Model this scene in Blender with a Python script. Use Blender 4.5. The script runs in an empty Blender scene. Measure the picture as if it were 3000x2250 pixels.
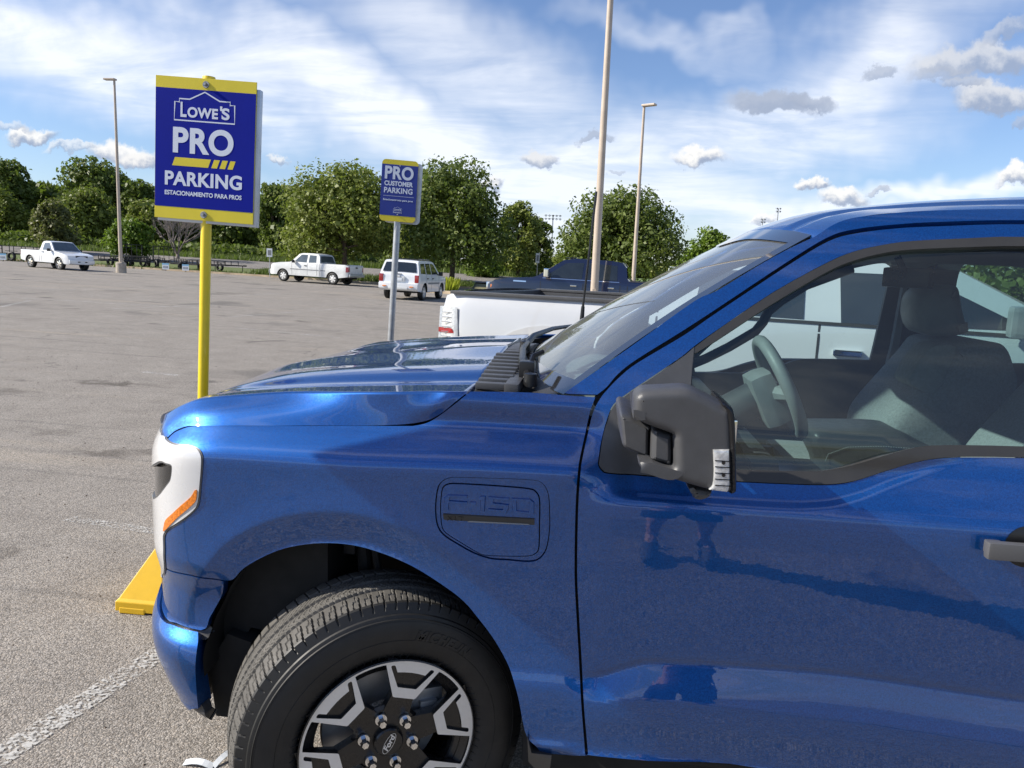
import bpy, bmesh, math, random
import numpy as np
from mathutils import Vector, Matrix
from mathutils.geometry import delaunay_2d_cdt
random.seed(7); RNG = np.random.default_rng(7)
S = bpy.context.scene
COL = S.collection
rad = math.radians

# ------------------------------------------------------------------ camera
FOC, CX, CY = 2254., 1500., 1125.           # focal length and centre in the photograph's own pixels
PITCH, ROLL, YAW, CAMH = rad(8.66), rad(2.3), rad(6.0), 1.695
fw = np.array([-math.sin(YAW)*math.cos(PITCH), math.cos(YAW)*math.cos(PITCH), -math.sin(PITCH)])
r0 = np.array([math.cos(YAW), math.sin(YAW), 0.]); u0 = np.cross(r0, fw)
CR = math.cos(ROLL)*r0 + math.sin(ROLL)*u0
CU = -math.sin(ROLL)*r0 + math.cos(ROLL)*u0
CC = np.array([0, 0, CAMH])
cam = bpy.data.cameras.new('camera'); camo = bpy.data.objects.new('camera', cam); COL.objects.link(camo)
camo.matrix_world = Matrix(((CR[0], CU[0], -fw[0], 0), (CR[1], CU[1], -fw[1], 0), (CR[2], CU[2], -fw[2], CAMH), (0, 0, 0, 1)))
cam.sensor_width = 36; cam.lens = FOC/3000*36; cam.clip_start = .05; cam.clip_end = 5000
S.camera = camo
def ray(x, y):
    x = np.asarray(x, float); y = np.asarray(y, float)
    return fw + np.multiply.outer((x-CX)/FOC, CR) + np.multiply.outer((CY-y)/FOC, CU)
def onY(x, y, Y):
    d = ray(x, y); t = Y/d[..., 1]; return CC + d*t[..., None] if d.ndim > 1 else CC + d*t
FH = np.array([-math.sin(YAW), math.cos(YAW), 0.])
def ground(x, y):                            # the lot falls gently to the right
    x = np.clip(x, -70, 45); y = np.clip(y, -20, 95)
    v = -math.sin(YAW)*x+math.cos(YAW)*y; t = np.clip((v-60)/20, 0, 1)
    return -.02*x - .0048*y + .95*t*t*(3-2*t)
def place(px, depth):                        # disp pixel column (2212 wide) at a depth -> ground point
    d = ray(px*1.3562, 800.); d = d/(d @ fw); p = CC + d*depth
    return np.array([p[0], p[1], float(ground(p[0], p[1]))])
def uv(u, v):
    p = r0*u + FH*v
    return p[0], p[1]
def Z(x0, y0, s, pts):
    return [(x0+s*a, y0+s*b) for a, b in pts]
Z5 = (400, 1000, .4521); Z6 = (400, 1550, .4219); Z7 = (1100, 1250, .6029); Z8 = (1700, 1050, .3617)
Z9 = (2000, 700, .4521); Z4 = (2100, 500, .4069); Z13 = (1350, 950, .226); ZB = (1900, 1400, .4521); ZC = (1250, 1370, .1808); ZH = (400, 1250, .2713)

# ------------------------------------------------------------------ world and sun
SUN_EL, SUN_AZ = rad(35), rad(13)            # sun to the left, a little behind the camera
sdir = Vector((math.cos(SUN_EL)*math.cos(SUN_AZ), math.cos(SUN_EL)*math.sin(SUN_AZ), -math.sin(SUN_EL)))
W = bpy.data.worlds.new('World'); S.world = W; W.use_nodes = True
class NT:
    def __init__(s, t): s.t = t; s.n = t.nodes; s.l = t.links
    def new(s, typ, **k):
        nd = s.n.new(typ)
        for a, b in k.items(): setattr(nd, a, b)
        return nd
    def put(s, nd, i, v):
        if v is None: return
        if hasattr(v, 'bl_idname') and hasattr(v, 'outputs'): v = v.outputs[0]
        if isinstance(v, bpy.types.NodeSocket): s.l.new(v, nd.inputs[i])
        else: nd.inputs[i].default_value = v
    def math(s, op, a, b=None, c=None, clamp=False):
        nd = s.new('ShaderNodeMath', operation=op, use_clamp=clamp)
        for i, v in enumerate((a, b, c)): s.put(nd, i, v)
        return nd.outputs[0]
    def vm(s, op, a, b=None):
        nd = s.new('ShaderNodeVectorMath', operation=op); s.put(nd, 0, a); s.put(nd, 1, b)
        return nd.outputs['Value'] if op in ('LENGTH', 'DOT_PRODUCT') else nd.outputs[0]
    def mix(s, f, a, b, mode='MIX'):
        nd = s.new('ShaderNodeMix', data_type='RGBA', blend_type=mode)
        s.put(nd, 0, f); s.put(nd, 6, a); s.put(nd, 7, b); return nd.outputs[2]
    def noise(s, vec, scale, detail=3, rough=.5, dist=0, out=0):
        nd = s.new('ShaderNodeTexNoise'); s.put(nd, 'Vector', vec); s.put(nd, 'Scale', scale); s.put(nd, 'Detail', detail)
        s.put(nd, 'Roughness', rough); s.put(nd, 'Distortion', dist); return nd.outputs[out]
    def rng(s, v, a, b, c=0., d=1., smooth=False):
        nd = s.new('ShaderNodeMapRange'); nd.interpolation_type = 'SMOOTHSTEP' if smooth else 'LINEAR'
        for i, q in enumerate((v, a, b, c, d)): s.put(nd, i, q)
        return nd.outputs[0]
    def mapping(s, v, loc=(0, 0, 0), rot=(0, 0, 0), sc=(1, 1, 1), typ='POINT'):
        nd = s.new('ShaderNodeMapping', vector_type=typ); s.put(nd, 0, v); s.put(nd, 1, loc); s.put(nd, 2, rot); s.put(nd, 3, sc)
        return nd.outputs[0]
w = NT(W.node_tree); bg = w.n['Background']
sky = w.new('ShaderNodeTexSky', sky_type='NISHITA', sun_disc=False, sun_elevation=SUN_EL,
            sun_rotation=math.atan2(-sdir.x, -sdir.y), air_density=1.0, dust_density=.5, ozone_density=1.6, altitude=300)
def build_sky():
    tc = w.new('ShaderNodeTexCoord').outputs['Generated']
    a = w.vm('DOT_PRODUCT', tc, tuple(r0)); b = w.vm('DOT_PRODUCT', tc, tuple(FH)); sp = w.new('ShaderNodeSeparateXYZ'); w.put(sp, 0, tc)
    bb = w.math('MAXIMUM', b, .12)
    cu = w.math('DIVIDE', a, bb); cv = w.math('DIVIDE', sp.outputs[2], bb)
    cb = w.new('ShaderNodeCombineXYZ'); w.put(cb, 0, cu); w.put(cb, 1, cv); P = cb.outputs[0]
    # coordinates of the whole dome for the thin high cloud
    zz = w.math('ADD', w.math('MAXIMUM', sp.outputs[2], 0.), .16)
    dm = w.new('ShaderNodeCombineXYZ'); w.put(dm, 0, w.math('DIVIDE', sp.outputs[0], zz)); w.put(dm, 1, w.math('DIVIDE', sp.outputs[1], zz))
    D = dm.outputs[0]
    streak = w.noise(w.mapping(D, rot=(0, 0, rad(25)), sc=(.65, 1.25, 1)), 1.4, 8, .60, .8)
    fine = w.noise(w.mapping(D, rot=(0, 0, rad(48)), sc=(.75, 1.6, 1)), 3.4, 7, .60, .9)
    warp = w.noise(P, 2.2, 5, .6, 0, 1)
    wsub = w.vm('SUBTRACT', warp, (.5, .5, .5)); wn = w.new('ShaderNodeVectorMath', operation='SCALE'); w.put(wn, 0, wsub); wn.inputs[3].default_value = .34
    PW = w.vm('ADD', P, wn.outputs[0])
    warp2 = w.noise(P, 20, 6, .65, 0, 1)
    w2 = w.new('ShaderNodeVectorMath', operation='SCALE'); w.put(w2, 0, w.vm('SUBTRACT', warp2, (.5, .5, .5))); w2.inputs[3].default_value = .06
    PC = w.vm('ADD', P, w2.outputs[0])
    def uvof(x, y):
        d = ray(x*1.3562, y*1.3562); b_ = d @ FH; return (d @ r0)/b_, d[2]/b_
    def ell(vec, x, y, rx, ry, rot, lo, hi):
        cu_, cv_ = uvof(x, y)
        m = w.mapping(vec, loc=(cu_, cv_, 0), rot=(0, 0, rad(-rot)), sc=(rx/1662., ry/1662., 1), typ='TEXTURE')
        return m, w.rng(w.vm('LENGTH', m), hi, lo, 0., 1., True)
    cir = None
    for c in [(330, 110, 800, 120, 10, .9), (850, 250, 560, 100, 22, .85), (1250, 380, 480, 160, 5, .74), (1790, 150, 380, 105, -22, .72), (1650, 260, 420, 95, -10, .62),
              (1500, 300, 420, 45, -12, .55), (1800, 470, 900, 75, 0, .75), (2050, 390, 300, 32, -4, .8), (150, 480, 900, 60, 3, .35), (1000, 130, 420, 120, 25, .5), (1500, 60, 260, 30, 5, .3), (1150, 450, 600, 70, 0, .8)]:
        _, m = ell(PW, *c[:5], .0, 1.45)
        m = w.math('MULTIPLY', m, c[5]); cir = m if cir is None else w.math('MAXIMUM', cir, m)
    front = w.rng(b, .15, .4, 0., 1., True)
    back = w.rng(streak, .46, .70, 0., .8, True)
    tex = w.math('MULTIPLY', w.rng(streak, .28, .62, .35, 1., True), w.rng(fine, .22, .62, .72, 1., True))
    cirf = w.math('MULTIPLY', w.rng(cir, .0, .8, 0., 1.22), tex)
    dens = w.new('ShaderNodeMix', data_type='FLOAT'); w.put(dens, 0, front); w.put(dens, 2, back); w.put(dens, 3, cirf)
    dens = w.math('MINIMUM', dens.outputs[0], .93)
    base = w.mix(.88, sky.outputs[0], (.0, .0, .0, 1)) if False else sky.outputs[0]
    hz = w.rng(sp.outputs[2], 0., .30, 1., 0.)
    blue = w.mix(1., base, SKYTINT, 'MULTIPLY')
    cc = w.mix(hz, CIRTOP, CIRLOW)
    col = w.mix(dens, blue, cc)
    # fair-weather cumulus: each one a patch of the dome, lit from the upper left, grey beneath
    for c in CUM:
        m, al = ell(PC, c[0], c[1], c[2], c[3], c[4], .55, 1.02)
        s2 = w.new('ShaderNodeSeparateXYZ'); w.put(s2, 0, m)
        sh = w.math('SUBTRACT', s2.outputs[1], w.math('MULTIPLY', s2.outputs[0], .25))
        sh = w.math('ADD', sh, w.math('MULTIPLY', w.math('SUBTRACT', w.noise(P, 42, 4, .6), .5), 1.6))
        sh = w.rng(sh, -.55, .45, 0., 1., True)
        g = c[5]
        cd = w.mix(sh, tuple(np.array(CUMDARK)*[1, 1, 1, 1]), tuple(np.array(CUMLIT)*g + np.array(CUMDARK)*(1-g)))
        flat = w.rng(s2.outputs[1], -.75, -.45, 0., 1., True)
        al = w.math('MULTIPLY', w.math('MULTIPLY', al, flat), w.math('MULTIPLY', w.rng(b, .1, .2), c[6]))
        col = w.mix(al, col, cd)
    w.put(bg, 0, col); bg.inputs[1].default_value = .1
SKYTINT = (.74, .80, .96, 1)
CIRTOP = (6.6, 6.8, 7.2, 1); CIRLOW = (6.0, 6.4, 7.1, 1)
CUMLIT = (6.6, 6.5, 6.3, 1); CUMDARK = (2.3, 2.75, 3.7, 1)
# x, y, half width, half height, tilt (clockwise), brightness of the lit side, opacity
CUM = [(1670, 226, 118, 34, 0, .12, .9), (1750, 222, 60, 24, 0, .1, .8), (2110, 138, 160, 42, -4, .55, .85), (2040, 168, 80, 20, 0, .2, .6), (2150, 215, 100, 38, 0, .6, .9), (2080, 188, 60, 18, 0, .3, .7),
       (1165, 342, 50, 24, 0, .7, .9), (1508, 342, 68, 26, 0, 1., .95), (1756, 401, 36, 17, 0, 1., .95), (1820, 426, 62, 27, 0, 1., .9), (1288, 297, 34, 14, -10, .1, .7),
       (66, 293, 66, 22, -3, 1., .9), (20, 270, 60, 14, 5, .8, .5), (255, 333, 90, 34, 8, 1., .92), (300, 350, 60, 28, 0, .9, .9), (150, 318, 60, 14, -8, .9, .6), (1050, 401, 36, 17, 0, .9, .9), (1895, 408, 32, 9, -4, .3, .7),
       (2195, 382, 66, 28, -8, 1., .95), (1905, 152, 48, 15, -8, .15, .7), (2170, 75, 70, 22, -35, .4, .6), (1650, 470, 36, 16, 0, 1., .8), (600, 348, 28, 12, 10, .9, .7), (2200, 265, 24, 14, 0, .2, .6), (1325, 377, 24, 7, 5, .2, .5)]
build_sky()
sl = bpy.data.lights.new('sun', 'SUN'); sl.energy = 4.6; sl.angle = rad(.55); sl.color = (1, .93, .82)
so = bpy.data.objects.new('sun', sl); COL.objects.link(so); so.rotation_euler = sdir.to_track_quat('-Z', 'Y').to_euler()
S.render.engine = 'CYCLES'
S.view_settings.view_transform = 'Standard'; S.view_settings.look = 'None'; S.view_settings.exposure = 0.68; S.view_settings.gamma = 1
S.cycles.max_bounces = 8; S.cycles.transparent_max_bounces = 16

# ------------------------------------------------------------------ materials
def mat(name, col, rough=.5, metal=0., coat=0., var=.12, vscale=8., bump=0., bscale=60., spec=.5, **k):
    m = bpy.data.materials.new(name); m.use_nodes = True; t = NT(m.node_tree); p = t.n['Principled BSDF']
    tc = t.new('ShaderNodeTexCoord').outputs['Object']
    c = (*col, 1)
    if var:
        n = t.noise(tc, vscale, 4, .6)
        c = t.mix(t.rng(n, .3, .7), tuple(np.clip(np.array(col)*(1-var), 0, 1))+(1,), tuple(np.clip(np.array(col)*(1+var), 0, 1))+(1,))
        t.put(p, 'Roughness', t.rng(t.noise(tc, vscale*2.3, 3), .3, .7, max(0, rough-.05), min(1, rough+.05)))
    else: t.put(p, 'Roughness', rough)
    t.put(p, 'Base Color', c); t.put(p, 'Metallic', metal); t.put(p, 'Coat Weight', coat); t.put(p, 'Coat Roughness', .03); t.put(p, 'Specular IOR Level', spec)
    if bump:
        b = t.new('ShaderNodeBump'); b.inputs['Strength'].default_value = bump; b.inputs['Distance'].default_value = k.get('bdist', .002)
        t.put(b, 'Height', t.noise(tc, bscale, 3, .6)); t.put(p, 'Normal', b.outputs[0])
    if k.get('emit'): t.put(p, 'Emission Color', (*k['emit'], 1)); t.put(p, 'Emission Strength', k.get('estr', 1.))
    m['t'] = 1
    return m
def paint(name, col, flake=(0., .1, .6), metal=.55, rough=.33, flakes=True):
    m = bpy.data.materials.new(name); m.use_nodes = True; t = NT(m.node_tree); p = t.n['Principled BSDF']
    tc = t.new('ShaderNodeTexCoord').outputs['Object']
    if flakes:
        v = t.new('ShaderNodeTexVoronoi'); t.put(v, 'Vector', tc); t.put(v, 'Scale', 420.)
        h = t.new('ShaderNodeSeparateXYZ'); t.put(h, 0, v.outputs['Color'])
        c = t.mix(t.rng(h.outputs[0], -.3, 1.4), (*col, 1), (*flake, 1)); t.put(p, 'Base Color', c)
        bs = t.vm('SUBTRACT', v.outputs['Color'], (.5, .5, .5)); sc = t.new('ShaderNodeVectorMath', operation='SCALE'); t.put(sc, 0, bs); sc.inputs[3].default_value = .07
        ge = t.new('ShaderNodeNewGeometry'); ad = t.vm('ADD', ge.outputs['Normal'], sc.outputs[0]); t.put(p, 'Normal', t.vm('NORMALIZE', ad))
    else: t.put(p, 'Base Color', (*col, 1))
    # faint road dust, heavier low down on the body in irregular film
    t.put(p, 'Metallic', metal); t.put(p, 'Roughness', rough)
    t.put(p, 'Coat Weight', 1.); t.put(p, 'Coat Roughness', .015); t.put(p, 'Coat IOR', 1.68)
    b = t.new('ShaderNodeBump'); b.inputs['Strength'].default_value = .05; b.inputs['Distance'].default_value = .002
    t.put(b, 'Height', t.noise(tc, 35., 2, .5)); t.put(p, 'Coat Normal', b.outputs[0])
    return m
def glassm(name, tint, refl=1.5, rough=0.0, dust_sheen=0.03):
    m = bpy.data.materials.new(name); m.use_nodes = True; t = NT(m.node_tree); t.n.remove(t.n['Principled BSDF'])
    o = t.n['Material Output']
    tr = t.new('ShaderNodeBsdfTransparent'); t.put(tr, 0, (*tint, 1))
    gl = t.new('ShaderNodeBsdfGlossy'); t.put(gl, 0, (.90, .96, 1, 1)); t.put(gl, 'Roughness', rough)
    fr = t.new('ShaderNodeFresnel'); t.put(fr, 'IOR', refl)
    mx = t.new('ShaderNodeMixShader'); t.put(mx, 0, fr); t.put(mx, 1, tr); t.put(mx, 2, gl)
    df = t.new('ShaderNodeBsdfDiffuse'); t.put(df, 0, (.6, .62, .6, 1))
    tc = t.new('ShaderNodeTexCoord').outputs['Object']
    m2 = t.new('ShaderNodeMixShader'); t.put(m2, 0, t.rng(t.noise(tc, 3., 3, .5), .3, .8, dust_sheen*.85, dust_sheen*1.2)); t.put(m2, 1, mx); t.put(m2, 2, df)
    t.put(o, 0, m2)
    return m
M = {}
M['paint'] = paint('blue_paint', (.001, .043, .195), (.002, .108, .43), .70, .42)
M['navy'] = paint('navy_paint', (.002, .006, .030), (.005, .013, .055), .5, .35)
M['white'] = mat('white_paint', (.74, .76, .78), .35, 0, 1., .05, 2.)
M['whitedirty'] = mat('aged_white_paint', (.66, .67, .66), .45, 0, .5, .12, 3.)
M['pearl'] = mat('pearl_white_paint', (.49, .505, .525), .32, .0, 1., .04, 2.)
M['plastic'] = mat('black_textured_plastic', (.062, .063, .067), .42, 0, 0, .10, 20, .45, 650., bdist=.0010)
M['smooth_black'] = mat('smooth_black_plastic', (.012, .012, .013), .3, 0, 0, .1)
M['trim'] = mat('matte_black_trim', (.035, .034, .033), .42, 0, 0, .1, 10, .15, 300.)
M['liner'] = mat('wheelhouse_liner', (.008, .008, .008), .8, 0, 0, .3)
M['tread'] = mat('dusty_tyre_tread', (.085, .080, .072), .7, 0, 0, .35, 18, .3, 160.)
M['rubber'] = mat('tyre_rubber', (.014, .014, .014), .55, 0, 0, .25, 14, .15, 120.)
M['gloss_black'] = mat('gloss_black_wheel', (.007, .007, .008), .28, 0, .3, .1)
M['machined'] = mat('machined_aluminium', (.76, .745, .71), .38, .35, .3, .03, 60)
M['chrome'] = mat('chrome', (.8, .8, .8), .06, 1., 0, 0)
M['steel'] = mat('galvanised_steel', (.42, .43, .44), .42, .7, 0, .15, 20)
M['darkmetal'] = mat('dark_metal', (.03, .03, .032), .5, .5, 0, .3, 12)
M['drl'] = mat('milky_light_guide', (.60, .60, .605), .25, 0, 1., .02)
M['pearl_flare'] = mat('pearl_flare_paint', (.44, .445, .45), .4, 0, 1., .04, 2.)
M['amber'] = mat('amber_lens', (.75, .20, .008), .25, 0, 1., .35, 160, .6, 200.)
M['red'] = mat('red_lens', (.30, .008, .01), .2, 0, 1., .3, 60)
M['orange'] = mat('orange_marker_lens', (.8, .25, .05), .2, 0, 1., .2, 60)
M['clear_lens'] = mat('clear_lens', (.55, .56, .57), .15, .3, 1., .3, 90, .3, 120.)
M['lamp_dark'] = mat('smoked_lamp_interior', (.014, .015, .017), .12, .6, 1., .6, 60)
M['glass'] = glassm('green_tinted_glass', (.58, .75, .74), 1.62, 0, .02)
M['wsglass'] = glassm('windshield_glass', (.72, .88, .87), 2.1, 0, .09)  # pale diffuse share also paints the sky's reflection onto the pane
M['fritt'] = mat('windshield_frit_band', (.02, .02, .022), .08, 0, 1., 0)
M['darkglass'] = mat('dark_vehicle_glass', (.015, .02, .024), .04, 0, 1., .2, 3)
M['greyglass'] = mat('grey_vehicle_glass', (.09, .11, .12), .05, 0, 1., .2, 3)
M['cabin'] = mat('cabin_dark_trim', (.045, .048, .055), .55, 0, 0, .15, 12, .1, 200.)
M['cabin_grey'] = mat('cabin_grey_trim', (.22, .23, .24), .5, 0, 0, .1, 12, .1, 200.)
M['fabric'] = mat('grey_seat_fabric', (.27, .28, .29), .9, 0, 0, .2, 120, .6, 300.)
M['fabric_light'] = mat('light_grey_seat_cloth', (.30, .31, .31), .9, 0, 0, .12, 60, .3, 250.)
M['vinyl'] = mat('dark_vinyl', (.05, .053, .055), .45, 0, 0, .1, 20, .2, 200.)
M['handle'] = mat('charcoal_plastic', (.085, .086, .09), .38, 0, 0, .06)
M['headliner'] = mat('grey_headliner', (.25, .26, .27), .9, 0, 0, .08)
M['yellow'] = mat('yellow_painted_post', (.80, .60, .015), .38, 0, .3, .06, 12, .2, 60.)
M['yellow_plastic'] = mat('yellow_moulded_plastic', (.80, .48, .015), .5, 0, 0, .06, 10, .1, 40.)
M['sign_yellow'] = mat('sign_yellow_film', (.72, .58, .03), .42, 0, 0, .05, 6)
M['sign_blue'] = mat('sign_blue_film', (.004, .012, .26), .6, 0, 0, .06, 6, spec=.12)
M['sign_purple'] = mat('faded_sign_blue_film', (.030, .05, .26), .5, 0, 0, .06, 6, spec=.3)
M['sign_white'] = mat('sign_white_lettering', (.66, .70, .78), .45, 0, 0, .02)
M['alu'] = mat('sheet_aluminium', (.50, .52, .55), .4, .8, 0, .1)
M['lamp_pole'] = mat('beige_painted_pole', (.47, .39, .31), .45, 0, .1, .10, 3., .1, 30.)
M['concrete'] = mat('concrete', (.40, .35, .29), .9, 0, 0, .25, 5, .5, 30.)
M['kerb'] = mat('stained_kerb', (.46, .36, .24), .9, 0, 0, .35, 1.2, .4, 20.)
M['bark'] = mat('tree_bark', (.10, .075, .055), .95, 0, 0, .4, 6, .6, 12.)
M['deadwood'] = mat('bare_grey_wood', (.22, .19, .17), .95, 0, 0, .3, 5)
M['paper'] = mat('white_card', (.72, .76, .8), .8, 0, 0, .05)
M['print'] = mat('dark_print', (.05, .06, .08), .8, 0, 0, .05)
M['sky_blue_print'] = mat('pale_blue_print', (.25, .5, .7), .8, 0, 0, .05)
M['skin'] = mat('skin', (.45, .26, .18), .6)
M['shorts'] = mat('dark_blue_cloth', (.02, .03, .06), .9)
M['shirt'] = mat('grey_cloth', (.25, .26, .28), .9)
M['hair'] = mat('brown_hair', (.04, .025, .015), .8)
M['shoe'] = mat('dark_shoe', (.06, .06, .06), .7)
def leafmat(name, a, b, tr=.38):
    m = bpy.data.materials.new(name); m.use_nodes = True; t = NT(m.node_tree); p = t.n['Principled BSDF']
    tc = t.new('ShaderNodeTexCoord').outputs['Object']
    ge = t.new('ShaderNodeNewGeometry')
    f = t.math('ADD', t.math('MULTIPLY', t.rng(t.noise(tc, .8, 3, .6), .3, .7), .6), t.math('MULTIPLY', ge.outputs['Random Per Island'], .45))
    c = t.mix(f, (*a, 1), (*b, 1)); t.put(p, 'Base Color', c); t.put(p, 'Roughness', .5); t.put(p, 'Specular IOR Level', .35)
    tl = t.new('ShaderNodeBsdfTranslucent'); t.put(tl, 0, t.mix(.5, c, (.12, .2, .01, 1)))
    mx = t.new('ShaderNodeMixShader'); t.put(mx, 0, tr); t.put(mx, 1, p); t.put(mx, 2, tl); t.put(t.n['Material Output'], 0, mx)
    return m
M['leaf_dark'] = leafmat('dark_green_foliage', (.072, .108, .020), (.19, .235, .055))
M['leaf_mid'] = leafmat('mid_green_foliage', (.11, .150, .026), (.27, .30, .065))
M['leaf_light'] = leafmat('light_green_foliage', (.075, .13, .014), (.19, .28, .035))
M['leaf_rust'] = leafmat('olive_foliage', (.10, .105, .03), (.21, .21, .075))
M['leaf_yellow'] = leafmat('yellow_green_foliage', (.16, .22, .01), (.36, .40, .03))
M['grass'] = leafmat('verge_grass', (.06, .10, .02), (.16, .20, .05))

# ------------------------------------------------------------------ helpers
def tag(o, label=None, cat=None, group=None, kind=None):
    if label: o['label'] = label
    if cat: o['category'] = cat
    if group: o['group'] = group
    if kind: o['kind'] = kind
    return o
def empty(name, loc, rz=0., label=None, cat=None, group=None):
    o = bpy.data.objects.new(name, None); COL.objects.link(o); o.location = tuple(map(float, loc)); o.rotation_euler = (0, 0, rz); o.empty_display_size = .2
    return tag(o, label, cat, group)
def mesh(name, V, Fc, m, parent=None, smooth=False, normals=None, world=False, label=None):
    V = np.asarray(V, float)
    if world and parent is not None: V = V - np.array(parent_loc(parent))
    me = bpy.data.meshes.new(name); me.from_pydata(V.tolist(), [], [tuple(int(i) for i in f) for f in Fc])
    ms = m if isinstance(m, (list, tuple)) else [m]
    for q in ms: me.materials.append(M[q] if isinstance(q, str) else q)
    if smooth: me.polygons.foreach_set('use_smooth', [True]*len(me.polygons))
    me.validate(); me.update()
    if normals is not None and len(normals) == len(me.vertices):
        me.normals_split_custom_set_from_vertices([tuple(n) for n in normals])
    elif smooth == 'auto':
        bm = bmesh.new(); bm.from_mesh(me)
        for e in bm.edges:
            if len(e.link_faces) == 2 and e.calc_face_angle(0) > rad(32): e.smooth = False
        bm.to_mesh(me); bm.free()
    o = bpy.data.objects.new(name, me); COL.objects.link(o)
    if parent is not None: o.parent = parent
    if label: o['label'] = label
    return o
def parent_loc(p):
    x = Vector(p.location)
    while p.parent is not None: p = p.parent; x = x + Vector(p.location)
    return x
class MB:                                    # collects pieces that form ONE mesh
    def __init__(s): s.V = []; s.F = []; s.MI = []
    def add(s, V, F, mi=0):
        n = len(s.V); s.V += [tuple(map(float, v)) for v in V]; s.F += [tuple(int(i)+n for i in f) for f in F]; s.MI += [mi]*len(F); return s
    def box(s, x0, x1, y0, y1, z0, z1, b=0., mi=0, rot=None, at=(0, 0, 0)):
        bm = bmesh.new(); bmesh.ops.create_cube(bm, size=1)
        for v in bm.verts: v.co = Vector(((x0+x1)/2+v.co.x*(x1-x0), (y0+y1)/2+v.co.y*(y1-y0), (z0+z1)/2+v.co.z*(z1-z0)))
        if b: bmesh.ops.bevel(bm, geom=bm.edges[:], offset=b, segments=2, profile=.7, affect='EDGES')
        if rot is not None: bmesh.ops.transform(bm, matrix=Matrix.Translation(at) @ rot, verts=bm.verts)
        bm.verts.index_update(); s.add([v.co[:] for v in bm.verts], [[v.index for v in f.verts] for f in bm.faces], mi); bm.free(); return s
    def tube(s, pts, r, n=12, mi=0, cap=True):
        P = [Vector(p) for p in pts]; R = r if hasattr(r, '__len__') else [r]*len(P); V = []; F = []
        t0 = (P[1]-P[0]).normalized(); up = Vector((0, 0, 1)) if abs(t0.z) < .9 else Vector((1, 0, 0)); a = t0.cross(up).normalized()
        for i, p in enumerate(P):
            t = (P[min(i+1, len(P)-1)]-P[max(i-1, 0)]).normalized(); a = (a-t*a.dot(t)).normalized(); b = t.cross(a)
            for k in range(n):
                th = 2*math.pi*k/n; V.append(p+a*math.cos(th)*R[i]+b*math.sin(th)*R[i])
        for i in range(len(P)-1):
            for k in range(n): F.append((i*n+k, i*n+(k+1) % n, (i+1)*n+(k+1) % n, (i+1)*n+k))
        if cap: F.append(tuple(range(n-1, -1, -1))); F.append(tuple((len(P)-1)*n+k for k in range(n)))
        return s.add(V, F, mi)
    def lathe(s, prof, axis='y', c=(0, 0, 0), n=48, mi=0):     # prof: (along axis, radius)
        V = []; F = []; m = len(prof)
        for k in range(n):
            th = 2*math.pi*k/n; cs, sn = math.cos(th), math.sin(th)
            for a, r in prof:
                V.append((c[0]+r*cs, c[1]+a, c[2]+r*sn) if axis == 'y' else ((c[0]+r*cs, c[1]+r*sn, c[2]+a) if axis == 'z' else (c[0]+a, c[1]+r*cs, c[2]+r*sn)))
        for k in range(n):
            for i in range(m-1): F.append((k*m+i, k*m+i+1, ((k+1) % n)*m+i+1, ((k+1) % n)*m+i))
        return s.add(V, F, mi)
    def prism(s, poly, d0, d1, frame, mi=0):                    # frame(u,v,d) -> xyz ; closed prism over a polygon
        n = len(poly); V = [frame(a, b, d0) for a, b in poly]+[frame(a, b, d1) for a, b in poly]
        F = [tuple(range(n)), tuple(range(2*n-1, n-1, -1))]+[(i, (i+1) % n, n+(i+1) % n, n+i) for i in range(n)]
        return s.add(V, F, mi)
    def build(s, name, m, parent=None, smooth=False, world=False, label=None):
        o = mesh(name, s.V, s.F, m, parent, smooth, None, world, label)
        if any(s.MI) and len(o.data.polygons) == len(s.MI): o.data.polygons.foreach_set('material_index', s.MI)
        # consistent outward faces
        bm = bmesh.new(); bm.from_mesh(o.data); bmesh.ops.recalc_face_normals(bm, faces=bm.faces[:]); bm.to_mesh(o.data); bm.free()
        return o
def cr(P, n=6, closed=False):                # Catmull-Rom through points; a repeated point is a sharp corner
    P = [np.array(p, float) for p in P]; out = []; N = len(P); rngi = range(N if closed else N-1)
    for i in rngi:
        p1, p2 = P[i], P[(i+1) % N]
        if np.allclose(p1, p2): continue
        p0 = P[(i-1) % N] if (closed or i > 0) else 2*p1-p2
        p3 = P[(i+2) % N] if (closed or i < N-2) else 2*p2-p1
        if np.allclose(p0, p1): p0 = 2*p1-p2
        if np.allclose(p3, p2): p3 = 2*p2-p1
        for k in range(n):
            t = k/n; out.append(.5*((2*p1)+(p2-p0)*t+(2*p0-5*p1+4*p2-p3)*t*t+(3*p1-p0-3*p2+p3)*t**3))
    if not closed: out.append(P[-1])
    return np.array(out)
def lin(P, step):                            # resample a polyline so that no edge is longer than step
    out = []
    for a, b in zip(P, list(P[1:])+[P[0]]):
        a = np.array(a, float); b = np.array(b, float); k = max(1, int(math.ceil(np.linalg.norm(b-a)/step)))
        for i in range(k): out.append(a+(b-a)*i/k)
    return np.array(out)
def inside(pts, poly):
    x, y = pts[:, 0], pts[:, 1]; r = np.zeros(len(pts), bool); P = np.asarray(poly); Q = np.roll(P, -1, 0)
    for (x1, y1), (x2, y2) in zip(P, Q):
        if y1 == y2: continue
        c = ((y1 > y) != (y2 > y)) & (x < (x2-x1)*(y-y1)/(y2-y1)+x1); r ^= c
    return r
def dist_poly(pts, poly):
    P = np.asarray(poly); Q = np.roll(P, -1, 0); d = np.full(len(pts), 1e9)
    for a, b in zip(P, Q):
        ab = b-a; L = ab @ ab
        if L < 1e-14: continue
        t = np.clip(((pts-a) @ ab)/L, 0, 1); q = a+t[:, None]*ab; d = np.minimum(d, np.hypot(*(pts-q).T))
    return d
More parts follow.
